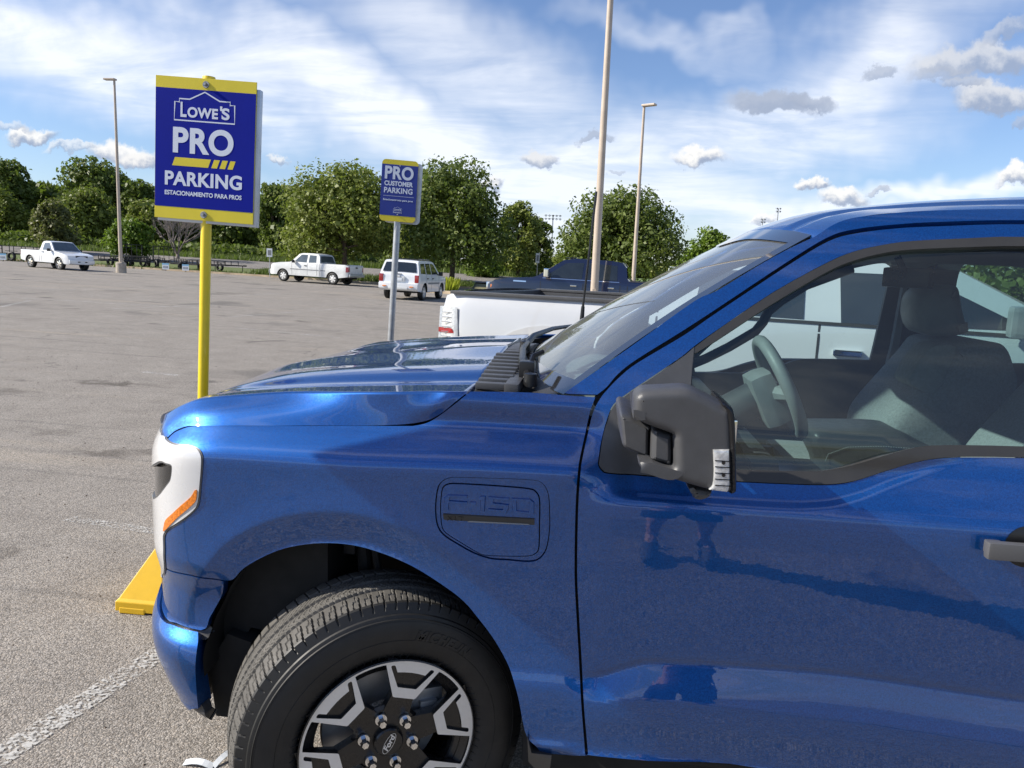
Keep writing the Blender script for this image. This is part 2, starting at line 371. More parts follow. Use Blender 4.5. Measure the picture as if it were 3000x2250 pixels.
def fill(outline, holes=(), step=(.02, .02), extra=None):
    loops = [np.asarray(outline)]+[np.asarray(h) for h in holes]
    sx, sz = step; lo = loops[0].min(0); hi = loops[0].max(0)
    gx, gz = np.meshgrid(np.arange(lo[0], hi[0]+sx, sx), np.arange(lo[1], hi[1]+sz, sz)); G = np.c_[gx.ravel(), gz.ravel()]
    if extra is not None:                    # rows of points that follow a crease replace the grid around them
        X, dmin = extra; cell = {}
        for p in X: cell.setdefault((int(p[0]//dmin), int(p[1]//dmin)), []).append(p)
        def near(g):
            a, b = int(g[0]//dmin), int(g[1]//dmin)
            return any(abs(q[0]-g[0]) < dmin and abs(q[1]-g[1]) < dmin for i in (-1, 0, 1) for j in (-1, 0, 1) for q in cell.get((a+i, b+j), ()))
        G = np.r_[G[[not near(g) for g in G]], X]
    k = inside(G, loops[0])
    for h in loops[1:]: k &= ~inside(G, h)
    G = G[k]
    for h in loops: G = G[dist_poly(G, h) > .35*min(sx, sz)]
    V = []; E = []
    for h in loops:
        n = len(V); m = len(h); V += [Vector(p) for p in h]; E += [(n+i, n+(i+1) % m) for i in range(m)]
    V += [Vector(p) for p in G]
    v, e, f, _, _, _ = delaunay_2d_cdt(V, E, [], 1, 1e-7)
    v = np.array([tuple(p) for p in v]); f = np.array([list(q) for q in f]); c = v[f].mean(1)
    k = inside(c, loops[0])
    for h in loops[1:]: k &= ~inside(c, h)
    return v, f[k]
def boundary(F):
    cnt = {}
    for f in F:
        for a, b in ((f[0], f[1]), (f[1], f[2]), (f[2], f[0])):
            cnt[(a, b)] = 1
    return [(a, b) for (a, b) in cnt if (b, a) not in cnt]
def text_mesh(s, size, off=0., ext=.001, shear=0., align='CENTER', spacing=1.):
    cu = bpy.data.curves.new('lettering', 'FONT'); cu.body = s; cu.size = size; cu.offset = off; cu.extrude = ext; cu.shear = shear; cu.align_x = align; cu.space_character = spacing
    o = bpy.data.objects.new('lettering', cu); COL.objects.link(o); dg = bpy.context.evaluated_depsgraph_get(); me = o.evaluated_get(dg).to_mesh()
    V = [tuple(v.co) for v in me.vertices]; F = [tuple(p.vertices) for p in me.polygons]; o.evaluated_get(dg).to_mesh_clear()
    COL.objects.unlink(o); bpy.data.objects.remove(o); bpy.data.curves.remove(cu)
    return np.array(V).reshape(-1, 3), F
def copy_tree(o, parent=None):
    c = o.copy(); COL.objects.link(c)
    if parent is not None: c.parent = parent
    for ch in list(o.children):
        copy_tree(ch, c)
    return c
# ------------------------------------------------------------------ the blue pickup truck
YS, YC = 1.87, 2.885                          # side of the body, centre line
def hat(t): t = np.clip(t, 0, 1); return t*t*(3-2*t)
def itp(x, tab): return np.interp(x, [a for a, b in tab], [b for a, b in tab])
def smooth_tab(tab):                          # monotone cubic through a table
    X = np.array([a for a, b in tab]); Yv = np.array([b for a, b in tab]); h = np.diff(X); d = np.diff(Yv)/h
    m = np.zeros(len(X)); m[0] = d[0]; m[-1] = d[-1]
    for i in range(1, len(X)-1):
        if d[i-1]*d[i] > 0: w1 = 2*h[i]+h[i-1]; w2 = h[i]+2*h[i-1]; m[i] = (w1+w2)/(w1/d[i-1]+w2/d[i])
        else: m[i] = (d[i-1]+d[i])*.25
    def f(x):
        x = np.clip(x, X[0], X[-1]); i = np.clip(np.searchsorted(X, x)-1, 0, len(X)-2); t = (x-X[i])/h[i]
        return (2*t**3-3*t*t+1)*Yv[i]+(t**3-2*t*t+t)*h[i]*m[i]+(-2*t**3+3*t*t)*Yv[i+1]+(t**3-t*t)*h[i]*m[i+1]
    return f
PD = smooth_tab([(.30, .08), (.36, .045), (.40, .018), (.425, .004), (.445, .012), (.48, .010), (.56, .0), (.60, .0), (.612, .003), (.684, .0255), (.691, .0275), (.699, .0255), (.710, .0212), (.76, .0176), (.85, .0138), (1., .0078), (1.08, .0050), (1.112, .0065), (1.14, .015), (1.16, .024),
                 (1.21, .045), (1.25, .060), (1.30, .074), (1.40, .104), (1.55, .150), (1.70, .205), (1.80, .255), (1.86, .30), (1.90, .36), (1.95, .46)])
PF = smooth_tab([(.30, .08), (.36, .045), (.40, .018), (.425, .006), (.445, .012), (.50, .008), (.585, .004), (.60, .006), (.64, .016), (.72, .020), (1., .017), (1.12, .013), (1.165, .012), (1.177, .015), (1.19, .022),
                 (1.23, .060), (1.27, .102), (1.31, .122), (1.36, .142), (1.40, .17), (1.95, .46)])
NOSE = smooth_tab([(.30, .17), (.38, .112), (.41, .086), (.45, .055), (.50, .032), (.56, .012), (.62, .004), (.70, .004), (1.0, .004), (1.12, .010), (1.20, .035), (1.27, .05), (1.4, .07)])
ARCHP = [(592, 1990), (588, 1930), (590, 1880), (600, 1838), (613, 1811), (628, 1783), (653, 1738), (683, 1697), (716, 1663), (784, 1625), (852, 1602), (942, 1591), (1033, 1597), (1123, 1622), (1214, 1662), (1304, 1719), (1359, 1762), (1401, 1811), (1450, 1877), (1492, 1955), (1516, 2034), (1531, 2112), (1537, 2140)]
ARCH = cr(onY(np.array([p[0] for p in ARCHP]), np.array([p[1] for p in ARCHP]), YS)[:, [0, 2]], 4)
ZRT = smooth_tab([(.0, 1.138), (.50, 1.138), (.58, 1.146), (.66, 1.168), (.74, 1.203), (.84, 1.243), (.95, 1.275), (1.2, 1.30)])
ZLT = smooth_tab([(-.25, .64), (-.1, .645), (0., .634), (.06, .642), (.12, .668), (.18, .690), (.3, .700), (.45, .705), (.62, .708), (1.1, .683), (2.4, .66)])
def Fo(x, z, flare=True):                     # distance of the skin inward from the widest plane
    x = np.asarray(x, float); z = np.asarray(z, float)
    zl = ZLT(x)
    zb = zl - itp(x, [(-.1, .045), (0, .05), (.2, .09), (.6, .108), (1.1, .105)])
    zc = np.where(z < zb, z + (.60-zb)*np.clip((z-.43)/(zb-.43), 0, 1), np.where(z < zl, .60+(z-zb)/(zl-zb)*.09, np.where(z < 1.0, .69+(z-zl)/(1.0-zl)*.31, z)))
    dd = PD(zc)
    zr = ZRT(x)
    dd = dd + .013*hat((z-zr+.006)/.02)*hat((x-.06)/.06)*(1-hat((z-1.22)/.06))
    zf = itp(x, [(-1.3, -.006), (-1., -.003), (-.6, 0), (-.27, .012), (0, .016)])
    ff = PF(z-zf)
    w = hat((x+.05)/.13)*(1-hat((z-1.2)/.1)*0)
    o = ff*(1-w)+dd*w
    o = np.where(z > 1.34, ff*0+PD(z), o) if False else o
    hw = hat((z-1.27)/.08); o = o*(1-hw)+(PD(z)*hw if True else 0)*(1)+0*hw if True else o
    o = o + 6.66*np.clip(-x+NOSE(z)-.97, 0, None)**3
    o = o + .030*hat((-x-.94)/.06)*hat((z-.615)/.05)*(1-hat((z-.75)/.12))
    if flare:
        P = np.c_[np.ravel(x), np.ravel(z)]; d = np.full(len(P), 1e9)
        for a, b in zip(ARCH[:-1], ARCH[1:]):
            ab = b-a; t = np.clip(((P-a)@ab)/(ab@ab), 0, 1); q = a+t[:, None]*ab; d = np.minimum(d, np.hypot(*(P-q).T))
        d = d.reshape(np.shape(x)); wx = hat((-.14-x)/.42)*hat((z-.62)/.2)
        o = o + wx*(.017*np.clip((.082-d)/.082, 0, 1)-.008*np.exp(-(np.abs(d-.082)/.05)**1.5))
    return o
def FY(x, z): return YS + Fo(x, z)
def Fn(x, z, e=.003):
    gx = (Fo(x+e, z)-Fo(x-e, z))/(2*e); gz = (Fo(x, z+e)-Fo(x, z-e))/(2*e)
    n = np.stack([gx, -np.ones_like(gx), gz], -1); return n/np.linalg.norm(n, axis=-1, keepdims=True)
def to_xz(pts, off=0.):
    out = []
    for p in pts:
        if len(p) == 3: out.append((p[1], p[2])); continue
        d = ray(p[0], p[1]); Ys = np.linspace(1.5, 2.7, 241); t = Ys/d[1]; X = d[0]*t; Zz = CAMH+d[2]*t
        g = Ys-FY(X, Zz)+off; k = np.nonzero((g[:-1] < 0) & (g[1:] >= 0))[0]
        if len(k) == 0: i = int(np.argmax(g)); out.append((X[i], Zz[i])); continue
        a, b = Ys[k[0]], Ys[k[0]+1]
        for _ in range(18):
            m = (a+b)/2; t = m/d[1]
            if m-FY(d[0]*t, CAMH+d[2]*t)+off < 0: a = m
            else: b = m
        t = a/d[1]; out.append((d[0]*t, CAMH+d[2]*t))
    return np.array(out)
def outline(pts, n=4, off=0.):                # photograph pixels -> smooth outline on the body side
    q = to_xz(pts, off); return cr(q, n, True) if n > 1 else q
TR = empty('pickup_truck', (YC*0+1.3, YC, 0), 0, 'bright metallic blue crew-cab pickup truck filling the foreground, front wheel turned towards the viewer', 'pickup truck')
TRL = np.array([1.3, YC, 0.])
def fpanel(name, out, m, holes=(), off=0., ret=.014, step=(.02, .012), parent=None, label=None, dense=.012, extra=None):
    out = lin(out, dense); holes = [lin(h, dense) for h in holes]
    v, f = fill(out, holes, step, extra); x, z = v[:, 0], v[:, 1]
    n = Fn(x, z); P = np.c_[x, FY(x, z), z] - n*off*np.array([-1, -1, -1]) if False else np.c_[x, FY(x, z), z]+n*off
    # the triangles should face away from the truck
    a, b, c = P[f[:, 0]], P[f[:, 1]], P[f[:, 2]]; cr_ = np.cross(b-a, c-a)[:, 1]; f[cr_ > 0] = f[cr_ > 0][:, ::-1]
    V = P.tolist(); N = n.tolist(); Fc = [tuple(q) for q in f]
    if ret:
        bd = boundary(f); idx = {}
        for i, j in bd:
            for q in (i, j):
                if q not in idx:
                    idx[q] = len(V); V.append(P[q].tolist()); V.append((P[q]-n[q]*ret).tolist()); N += [None, None]
        for i, j in bd:
            e = P[j]-P[i]; nn = np.cross(e, n[i]); nn /= (np.linalg.norm(nn)+1e-12)
            for q in (i, j):
                for o_ in (0, 1): N[idx[q]+o_] = nn.tolist()
            Fc.append((idx[j], idx[i], idx[i]+1, idx[j]+1))
    return mesh(name, V, Fc, m, parent or TR, True, N, True, label)
def inset(P, d):                              # move a closed outline inwards
    P = np.asarray(P, float); a = np.roll(P, 1, 0); b = np.roll(P, -1, 0); t = b-a; t /= (np.linalg.norm(t, axis=1, keepdims=True)+1e-12)
    n = np.c_[-t[:, 1], t[:, 0]]; area = .5*np.sum(P[:, 0]*np.roll(P[:, 1], -1)-np.roll(P[:, 0], -1)*P[:, 1])
    return P+n*d*(1 if area > 0 else -1)
def mir(pts, Y): P = onY(np.array([p[0] for p in pts]), np.array([p[1] for p in pts]), Y); return P[:, [0, 2]]
def far(o):                                   # the mirror twin on the far side of the truck
    c = o.copy(); COL.objects.link(c); c.parent = o.parent; c.scale = (1, -1, 1)
    for ch in o.children:
        d = ch.copy(); COL.objects.link(d); d.parent = c
    return c

gap_f = [(1729, 1205), (1715, 1267), (1700, 1336), (1693, 1383), (1686, 1491), (1683, 1672), (1688, 1793), (1695, 1913), (1701, 2034), (1710, 2154), (1714, 2214)]
hl_edge = Z(*ZH, [(315, 1505), (306, 1350), (303, 1200), (314, 1150), (355, 1100), (450, 1040), (560, 962), (638, 890), (668, 830), (682, 740), (694, 600), (706, 450), (710, 345), (694, 285), (652, 242), (560, 217), (450, 205), (370, 180), (322, 148)])
shut = [(488, 1290), (509, 1269), (536, 1256), (563, 1250), (626, 1247.5), (852, 1248), (1169, 1248), (1214, 1247), (1253, 1238), (1289, 1217), (1330, 1186), (1361, 1161), (1379, 1147)]
fend = hl_edge[:1]*2 + hl_edge[1:] + [shut[0]]*2 + shut[1:-1] + [shut[-1]]*2 + [(1470, 1148), (1570, 1151), (1652, 1158), (1744, 1164), (1744, 1164)] + gap_f + [gap_f[-1]] + [(1660, 2212), (1584, 2207), (1584, 2207), (1574, 2190), (1548, 2165)] + ARCHP[::-1][0:1]*2 + ARCHP[::-1][1:-7] + [(655, 1700), (655, 1700), (560, 1684), (487, 1664)]
fend_o = outline(fend)
ring_o = Z(*Z7, [(296, 320), (310, 278), (345, 252), (400, 245), (580, 250), (760, 258), (815, 278), (842, 330), (848, 420), (848, 500), (832, 595), (795, 645), (740, 658), (640, 650), (560, 644), (480, 618), (400, 574), (330, 528), (298, 478), (289, 400)])
ring_i = Z(*Z7, [(318, 320), (328, 292), (352, 278), (400, 276), (580, 286), (740, 300), (782, 318), (800, 362), (799, 480), (796, 590), (776, 622), (735, 634), (630, 634), (530, 629), (480, 608), (410, 566), (345, 524), (320, 488), (312, 400)])
RO, RI = outline(ring_o), outline(ring_i)
def curve_rows(C, ds):                       # rows of points following a curve at given distances
    t = np.gradient(C, axis=0); t /= np.linalg.norm(t, axis=1, keepdims=True); n = np.c_[-t[:, 1], t[:, 0]]
    return np.concatenate([C+n*d for d in ds])
AC = lin(ARCH, .012)[:-1]; AC = AC[:len(AC)-int(np.linalg.norm(ARCH[0]-ARCH[-1])/.012)]
_t = AC[1]-AC[0]; sg = 1 if np.linalg.norm(AC[len(AC)//2]+np.array([0, .05])-np.array([-.545, .42])) > 0 and ((-_t[1]*(AC[0]-np.array([-.545, .42]))[0]+_t[0]*(AC[0]-np.array([-.545, .42]))[1]) > 0) else -1
fx_extra = curve_rows(AC, sg*np.array([.005, .010, .015, .03, .048, .062, .068, .073, .078, .083, .088, .094]))
xs_ = np.arange(-1.1, .0, .014); zf_ = itp(xs_, [(-1.3, -.006), (-1., -.003), (-.6, 0), (-.27, .012), (0, .016)])
fx2 = np.concatenate([np.c_[xs_, 1.177+zf_+d] for d in (-.012, -.006, 0, .006, .012)])
fender = fpanel('front_fender', fend_o, 'paint', [RO], step=(.02, .009), extra=(np.concatenate([fx_extra, fx2]), .007))
bez = fpanel('charge_port_surround', inset(RO, .0025), 'paint', [RI], off=-.005, ret=.02, step=(.01, .01))
chd = fpanel('charge_port_door', inset(RI, .003), 'paint', [], off=-.002, ret=.02, step=(.012, .009))
def raised(name, polys, m, parent, h=.0040, bev=.0024, base=-.002, plane=True):   # raised letters with chamfered edges on the body side
    mb = MB()
    for P in polys:
        hs = []
        if isinstance(P, tuple): P, hs = P[0], P[1]
        q = to_xz(P); hq = [to_xz(h_) for h_ in hs]; qi = inset(q, bev); hi = [inset(a, -bev) for a in hq]
        v, f = fill(qi, hi, (.02, .02))
        def on(xz, o_): n = Fn(xz[:, 0], xz[:, 1], .01); return np.c_[xz[:, 0], FY(xz[:, 0], xz[:, 1]), xz[:, 1]]+n*o_
        mb.add(on(v, base+h), f)
        for a, b in [(q, qi)]+list(zip(hq, hi)):
            k = len(a); mb.add(np.r_[on(a, base-.001), on(b, base+h)], [(i, (i+1) % k, k+(i+1) % k, k+i) for i in range(k)])
    return mb.build(name, m, parent, False, True)
raised('lettering', [Z(*ZC, [(275, 485), (350, 432), (662, 442), (660, 500), (372, 484), (366, 525), (660, 545), (655, 602), (362, 585), (358, 688), (270, 685)]),
    Z(*ZC, [(700, 545), (805, 550), (803, 610), (700, 605)]), Z(*ZC, [(840, 490), (870, 455), (960, 460), (945, 718), (862, 715), (868, 520), (845, 515)]),
    Z(*ZC, [(1000, 462), (1338, 485), (1332, 540), (1085, 525), (1080, 562), (1335, 590), (1325, 690), (1285, 738), (990, 715), (988, 655), (1235, 672), (1250, 640), (1000, 620)]),
    (Z(*ZC, [(1372, 485), (1680, 500), (1748, 560), (1742, 765), (1430, 745), (1385, 700)]), [Z(*ZC, [(1455, 545), (1660, 560), (1655, 710), (1465, 690)])])], 'paint', chd)
bar = raised('trim_badge', [Z(*ZC, [(265, 740), (1000, 780), (1748, 818), (1745, 938), (1000, 898), (275, 850)])], 'trim', chd, h=.004)
raised('badge_lettering', [Z(*ZC, [(335, 775), (350, 775), (425, 850), (410, 850)]), Z(*ZC, [(420, 775), (437, 775), (350, 850), (335, 850)]), Z(*ZC, [(462, 782), (472, 782), (468, 842), (520, 846), (518, 856), (458, 850)]), Z(*ZC, [(520, 784), (615, 790), (614, 800), (572, 798), (566, 858), (556, 857), (562, 797), (519, 794)])], 'smooth_black', bar, h=.0015, bev=.0004, base=.0022)
raised('badge_strip', [Z(*ZC, [(690, 855), (1640, 905), (1680, 925), (660, 878)])], 'cabin_grey', bar, h=.0012, bev=.0004, base=.0022)
# door
gap_d = [(1723, 1268), (1708, 1336), (1701, 1383), (1694, 1491), (1691, 1672), (1696, 1793), (1703, 1913), (1709, 2034), (1718, 2154), (1723, 2208)]
door_o = outline([(1757, 1170), (1737, 1210)]+gap_d+[(1724, 2212)]+[(1900, 2229), (2233, 2252), ('w', .9, .362), ('w', 1.42, .362), ('w', 1.42, .362), ('w', 1.42, .9), ('w', 1.42, 1.3), ('w', 1.42, 1.856), ('w', 1.42, 1.856), (3000, 657), (2751, 663), (2629, 669), (2507, 684), (2425, 708), (2303, 781), (2100, 916), (2004, 982), (1868, 1063), (1815, 1105), (1778, 1143)], 4)
hole = [(2034, 1014), (2000, 1042), (1917, 1099), (1845, 1147), (1797, 1185), (1778, 1230), (1763, 1285), (1754, 1339), (1752, 1362), (1763, 1380), (1783, 1388), (1873, 1394), (2000, 1402), (2156, 1412), (2330, 1420), (2425, 1421), (2497, 1412), (2588, 1383), (2678, 1356), (2768, 1342), (2900, 1340), (3000, 1342), ('w', 1.36, 1.30), ('w', 1.36, 1.30), ('w', 1.37, 1.5), ('w', 1.36, 1.815), ('w', 1.36, 1.815), (3000, 694), (2832, 698), (2670, 706), (2588, 717), (2507, 735), (2425, 768), (2263, 857), (2100, 967)]
hole_o = outline(hole, 3)
xd_ = np.arange(.08, 1.2, .010); zr_ = ZRT(xd_)
dx1 = np.concatenate([np.c_[xd_, zr_+d] for d in (-.012, -.008, -.004, 0, .004, .008, .012, .016)])
xe_ = np.arange(.02, 1.2, .014); zl_ = ZLT(xe_)
dx2 = np.concatenate([np.c_[xe_, zl_+d] for d in (-.02, -.012, -.008, -.004, 0, .004, .008, .012, .018, .026)])
door = fpanel('front_door', door_o, 'paint', [hole_o], step=(.024, .008), ret=.02, extra=(np.concatenate([dx1, dx2]), .006))
gl = [(2040, 1032), (2100, 995), (2263, 888), (2425, 794), (2507, 761), (2588, 741), (2670, 731), (2832, 724), (3000, 721), ('w', 1.33, 1.797), ('w', 1.33, 1.797), ('w', 1.34, 1.5), ('w', 1.33, 1.318), ('w', 1.33, 1.318), (3000, 1310), (2768, 1306), (2678, 1314), (2588, 1337), (2497, 1364), (2429, 1378), (2362, 1383), (2156, 1378), (2034, 1372), (2034, 1372), (2028, 1250), (2024, 1137), (2032, 1040)]
gl_o = outline(gl, 3)
sail = [(2033, 1018), (2033, 1018), (2000, 1046), (1917, 1103), (1845, 1151), (1800, 1187), (1781, 1231), (1766, 1285), (1757, 1339), (1755, 1361), (1766, 1377), (1784, 1385), (1873, 1391), (2000, 1399), (2040, 1402), (2040, 1402), (2033, 1370), (2027, 1250), (2023, 1137)]
trim_o = outline([(2036, 1017), (2036, 1017)]+hole[-1:4:-1][0:0]+[(2100, 969), (2263, 859), (2425, 770), (2507, 737), (2588, 719), (2670, 708), (2832, 700), (3000, 696), ('w', 1.358, 1.812), ('w', 1.358, 1.812), ('w', 1.366, 1.5), ('w', 1.358, 1.302), ('w', 1.358, 1.302), (3000, 1340), (2900, 1338), (2768, 1340), (2678, 1354), (2588, 1381), (2497, 1410), (2425, 1419), (2330, 1418), (2156, 1410), (2042, 1404), (2042, 1404), (2034, 1372), (2034, 1372), (2028, 1250), (2024, 1137), (2030, 1040)], 3)
fpanel('window_trim', trim_o, 'trim', [inset(gl_o, .0015)], off=.003, ret=.02, step=(.03, .012), parent=door)
fpanel('side_window', inset(gl_o, -.006), 'glass', [], off=-.010, ret=0, step=(.06, .06), parent=door, label='green tinted driver-side window')
fpanel('mirror_sail', outline(sail, 4), 'plastic', [], off=.004, ret=.02, step=(.02, .02), parent=door)
# door handle
hx = to_xz([(2890, 1574), (2886, 1636), (3150, 1660), (3150, 1590)]); hy = float(FY(.97, 1.07))
mb = MB(); mb.box(.94, 1.16, hy-.047, hy-.020, 1.062, 1.104, .009); mb.box(.95, .985, hy-.03, hy+.004, 1.068, 1.098, .004); mb.box(1.12, 1.155, hy-.03, hy+.004, 1.068, 1.098, .004)
mb.build('door_handle', 'handle', door, 'auto', True)
th = np.linspace(0, 2*np.pi, 26)[:-1]
fpanel('handle_recess', np.c_[1.05+.055*np.cos(th), 1.085+.05*np.sin(th)], 'smooth_black', off=.0012, ret=0, parent=door)
# pillar
ap = [(1654, 1151), (1654, 1151), (1672, 1154), (1750, 1156), (1750, 1156), (1778, 1133), (1811, 1095), (1865, 1053), (2000, 969), (2100, 904), (2303, 769), (2425, 695), (2507, 671), (2629, 657), (2751, 650), (3000, 645), ('w', 1.4, 1.867), ('w', 2.34, 1.872), ('w', 2.34, 1.872), ('w', 2.34, 1.905), ('w', 2.34, 1.905), ('w', 1.4, 1.903), (3000, 612), (2750, 616), (2629, 623), (2507, 637), (2446, 656), (2389, 692), (2389, 692), (2303, 733), (2222, 778), (2100, 852), (2033, 883), (1850, 1014), (1734, 1095)]
AP = outline(ap, 4)
pillar = fpanel('roof_pillar', AP, 'paint', [], step=(.03, .014), ret=.02)
# ----- lofted top surfaces
def loft(name, rows, m, parent=None, flip=False, label=None, sm=True):
    R, Cn = len(rows), len(rows[0]); V = [p for r in rows for p in r]
    Fc = [((i*Cn+j), (i*Cn+j+1), ((i+1)*Cn+j+1), ((i+1)*Cn+j)) for i in range(R-1) for j in range(Cn-1)]
    if flip: Fc = [f[::-1] for f in Fc]
    return mesh(name, V, Fc, m, parent or TR, sm, None, True, label)
tA = smooth_tab([(-1.20, 1.15), (-1.163, 1.186), (-1.143, 1.207), (-1.116, 1.221), (-1.088, 1.229), (-.8, 1.249), (-.5, 1.268), (-.43, 1.282), (-.397, 1.301), (-.355, 1.338), (-.322, 1.366)])
tB = smooth_tab([(-1.30, 1.19), (-1.22, 1.235), (-1.16, 1.267), (-1.10, 1.291), (-.965, 1.312), (-.83, 1.328), (-.61, 1.346), (-.32, 1.366)])
tC = smooth_tab([(-1.40, 1.150), (-1.36, 1.172), (-1.32, 1.192), (-1.27, 1.215), (-1.166, 1.262), (-.98, 1.312), (-.824, 1.334), (-.65, 1.350), (-.32, 1.374)])
tD = smooth_tab([(-1.46, 1.15), (-1.40, 1.19), (-1.3, 1.235), (-1.18, 1.285), (-.99, 1.322), (-.78, 1.347), (-.44, 1.392), (-.32, 1.400)])
rows = []
for xi in np.r_[np.linspace(-1.163, -1.05, 12), np.linspace(-1.03, -.5, 22), np.linspace(-.48, -.327, 14)]:
    bow = .27*hat((-xi-.33)/.84)**1.3
    def X(y): return xi-bow*(1-((YC-y)/.93)**2)
    zA = float(tA(xi)); yA = float(FY(xi, zA))
    yB = max(2.03+6.66*max(0, -xi-.97)**3, yA+.004); xB = X(yB) if yB > yA else xi
    cf = hat((xi+.85)/.35); zB = float(tB(xB)); yB = yB*(1-cf)+max(float(FY(xB, zB)), yA+.002)*cf; zm = zA+(zB-zA)*.5
    P = [(xi, yA, zA), (xi*.5+xB*.5, (yA+(yB-yA)*.36)*(1-cf)+float(FY(xi, zm))*cf, zm), (xB, yB, float(tB(xB))), (xB, yB, float(tB(xB)))]
    xv = X(2.22); P += [(X(2.13), 2.13, float(tB(X(2.1)))-.004), (xv, 2.22, float(tB(xv))-.006)]
    P += [(X(2.30), 2.30, float(tB(X(2.30)))*.4+float(tC(X(2.30)))*.6+.006), (X(2.40), 2.40, float(tC(X(2.40)))+.010), (X(2.6), 2.6, .5*float(tC(X(2.6)))+.5*float(tD(X(2.6)))), (X(YC), YC, float(tD(X(YC))))]
    half = cr(P, 7); full = list(half)+[np.array([p[0], 2*YC-p[1], p[2]]) for p in half[-2::-1]]
    rows.append(full)
f0 = [np.array([p[0]-.006, p[1], p[2]-.02]) for p in rows[0]]; f1 = [np.array([p[0]+.02, p[1], p[2]-.05]) for p in rows[0]]
last = [np.array([p[0]+.002, p[1], p[2]-.02]) for p in rows[-1]]
hood = loft('hood', [f1, f0]+rows+[last], 'paint', flip=True)
bm = bmesh.new(); bm.from_mesh(hood.data); bmesh.ops.remove_doubles(bm, verts=bm.verts, dist=1e-5); bm.to_mesh(hood.data); bm.free()
# side return of the hood along the shut line
for sgn in (0,):
    A = [r[0] for r in rows]; loft('hood_edge', [[tuple(a) for a in A], [(a[0], a[1]+.02, a[2]-.004) for a in A]], 'paint', hood)
# roof
tR = smooth_tab([(.50, 1.77), (.576, 1.812), (.626, 1.845), (.679, 1.862), (.784, 1.878), (1.1, 1.892), (2.25, 1.90)])
tRc = smooth_tab([(.50, 1.838), (.53, 1.853), (.583, 1.879), (.677, 1.911), (.793, 1.930), (.933, 1.950), (1.117, 1.968), (1.439, 1.989), (2.25, 1.995)])
rows = []
for xs in np.r_[np.linspace(.576, .80, 12), np.linspace(.84, 2.36, 16)]:
    xc = xs-.05*(1-hat((xs-.6)/.5)); row = []; zr = float(tR(xs)); yr = float(FY(xs, zr)); zc_ = float(tRc(xc))
    for k in range(0, 33):
        s = k/32; u = 1-s; y = yr+(YC-yr)*s; zz = zr+(zc_-zr)*(1-u**2.6)
        zz -= .008*(hat((y-2.32)/.03)-hat((y-2.40)/.03))
        row.append((xs+(xc-xs)*(1-u*u), y, zz))
    rows.append(row+[(p[0], 2*YC-p[1], p[2]) for p in row[-2::-1]])
roof = loft('roof', [[(p[0]-.004, p[1], p[2]-.016) for p in rows[0]]]+rows+[[(p[0]+.01, p[1], p[2]-.12) for p in rows[-1]]], 'paint', flip=True)
# windshield
def WS(s, t):
    q = 1-abs(s)**2.2; yb = .895; yt = .69
    y = YC+s*(yb+(yt-yb)*t); x = (-.070-.20*q)*(1-t)+(.574-.052*q)*t-.012*math.sin(math.pi*t); z = (1.368-.01*q)*(1-t)+(1.812+.036*q)*t+.012*math.sin(math.pi*t)
    return (x, y, z)
ws = loft('windshield', [[WS(-1+2*i/40, j/24) for i in range(41)] for j in range(25)], 'wsglass', flip=True, label='green tinted windshield')
def band(a, b, fn, n=30, off=.004):
    R = []
    for k in (0, 1): R.append([fn((a, b)[k], i/n) for i in range(n+1)])
    return R
def up(p, o=.003): return (p[0]-o*.8, p[1], p[2]+o)
loft('windshield_frit', [[up(WS(-1, j/30)) for j in range(31)], [up(WS(-.945-.012*math.cos(j/30*3), j/30)) for j in range(31)]], 'fritt', ws)
loft('windshield_frit', [[up(WS(1, j/30)) for j in range(31)], [up(WS(.95, j/30)) for j in range(31)]], 'fritt', ws)
loft('windshield_frit', [[up(WS(-1+i/20, 1)) for i in range(41)], [up(WS(-1+i/20, .93-.05*math.exp(-((i-20)/5)**2))) for i in range(41)]], 'fritt', ws)
loft('windshield_frit', [[up(WS(-1+i/20, 0)) for i in range(41)], [up(WS(-1+i/20, .07)) for i in range(41)]], 'fritt', ws)
# cowl with louvred panel, wiper arms
rows = []
for j in range(13):
    t = j/12; row = []
    for i in range(41):
        s = -1+i/20; y = YC+s*.885; q = 1-abs(s)**2.2
        x0, x1 = -.318, (-.070-.20*q)*1.0+.0
        zz = 1.352+.04*q-.030*math.sin(math.pi*t)*(1-abs(s)**8)
        row.append((x0+(x1-x0)*t if x1 > x0 else x0+.05*t, y, zz+.012*t))
    rows.append(row)
loft('cowl_panel', rows, 'trim', flip=True)
mb = MB()
for k in range(9):
    y = 2.06+.052*k; mb.box(-.318, -.225+.0*k, y, y+.034, 1.36+.0045*k, 1.378+.0045*k, .004)
mb.box(-.235, -.195, 2.03, 2.55, 1.352, 1.384, .008)
for k in range(14):
    y = 2.62+.06*k; mb.box(-.305, -.235, y, y+.04, 1.392-.0003*k*k, 1.408-.0003*k*k, .003)
mb.build('cowl_louvres', 'plastic', TR, 'auto', True)
def wiper(pts, pts2, piv):
    mb = MB(); mb.tube(pts, [.013, .011, .009, .007][:len(pts)], 8); mb.lathe([(-.015, .0), (-.015, .02), (.02, .018), (.024, 0)], 'z', piv, 16)
    a = mb.build('wiper_arm', 'smooth_black', TR, 'auto', True)
    MB().tube(pts2, .006, 6).build('wiper_blade', 'rubber', a, 'auto', True)
wiper([(-.17, 2.10, 1.385), (-.215, 2.30, 1.415), (-.235, 2.55, 1.43), (-.235, 2.72, 1.432)], [(-.20, 2.32, 1.408), (-.245, 2.6, 1.42), (-.262, 2.9, 1.425)], (-.17, 2.10, 1.385))
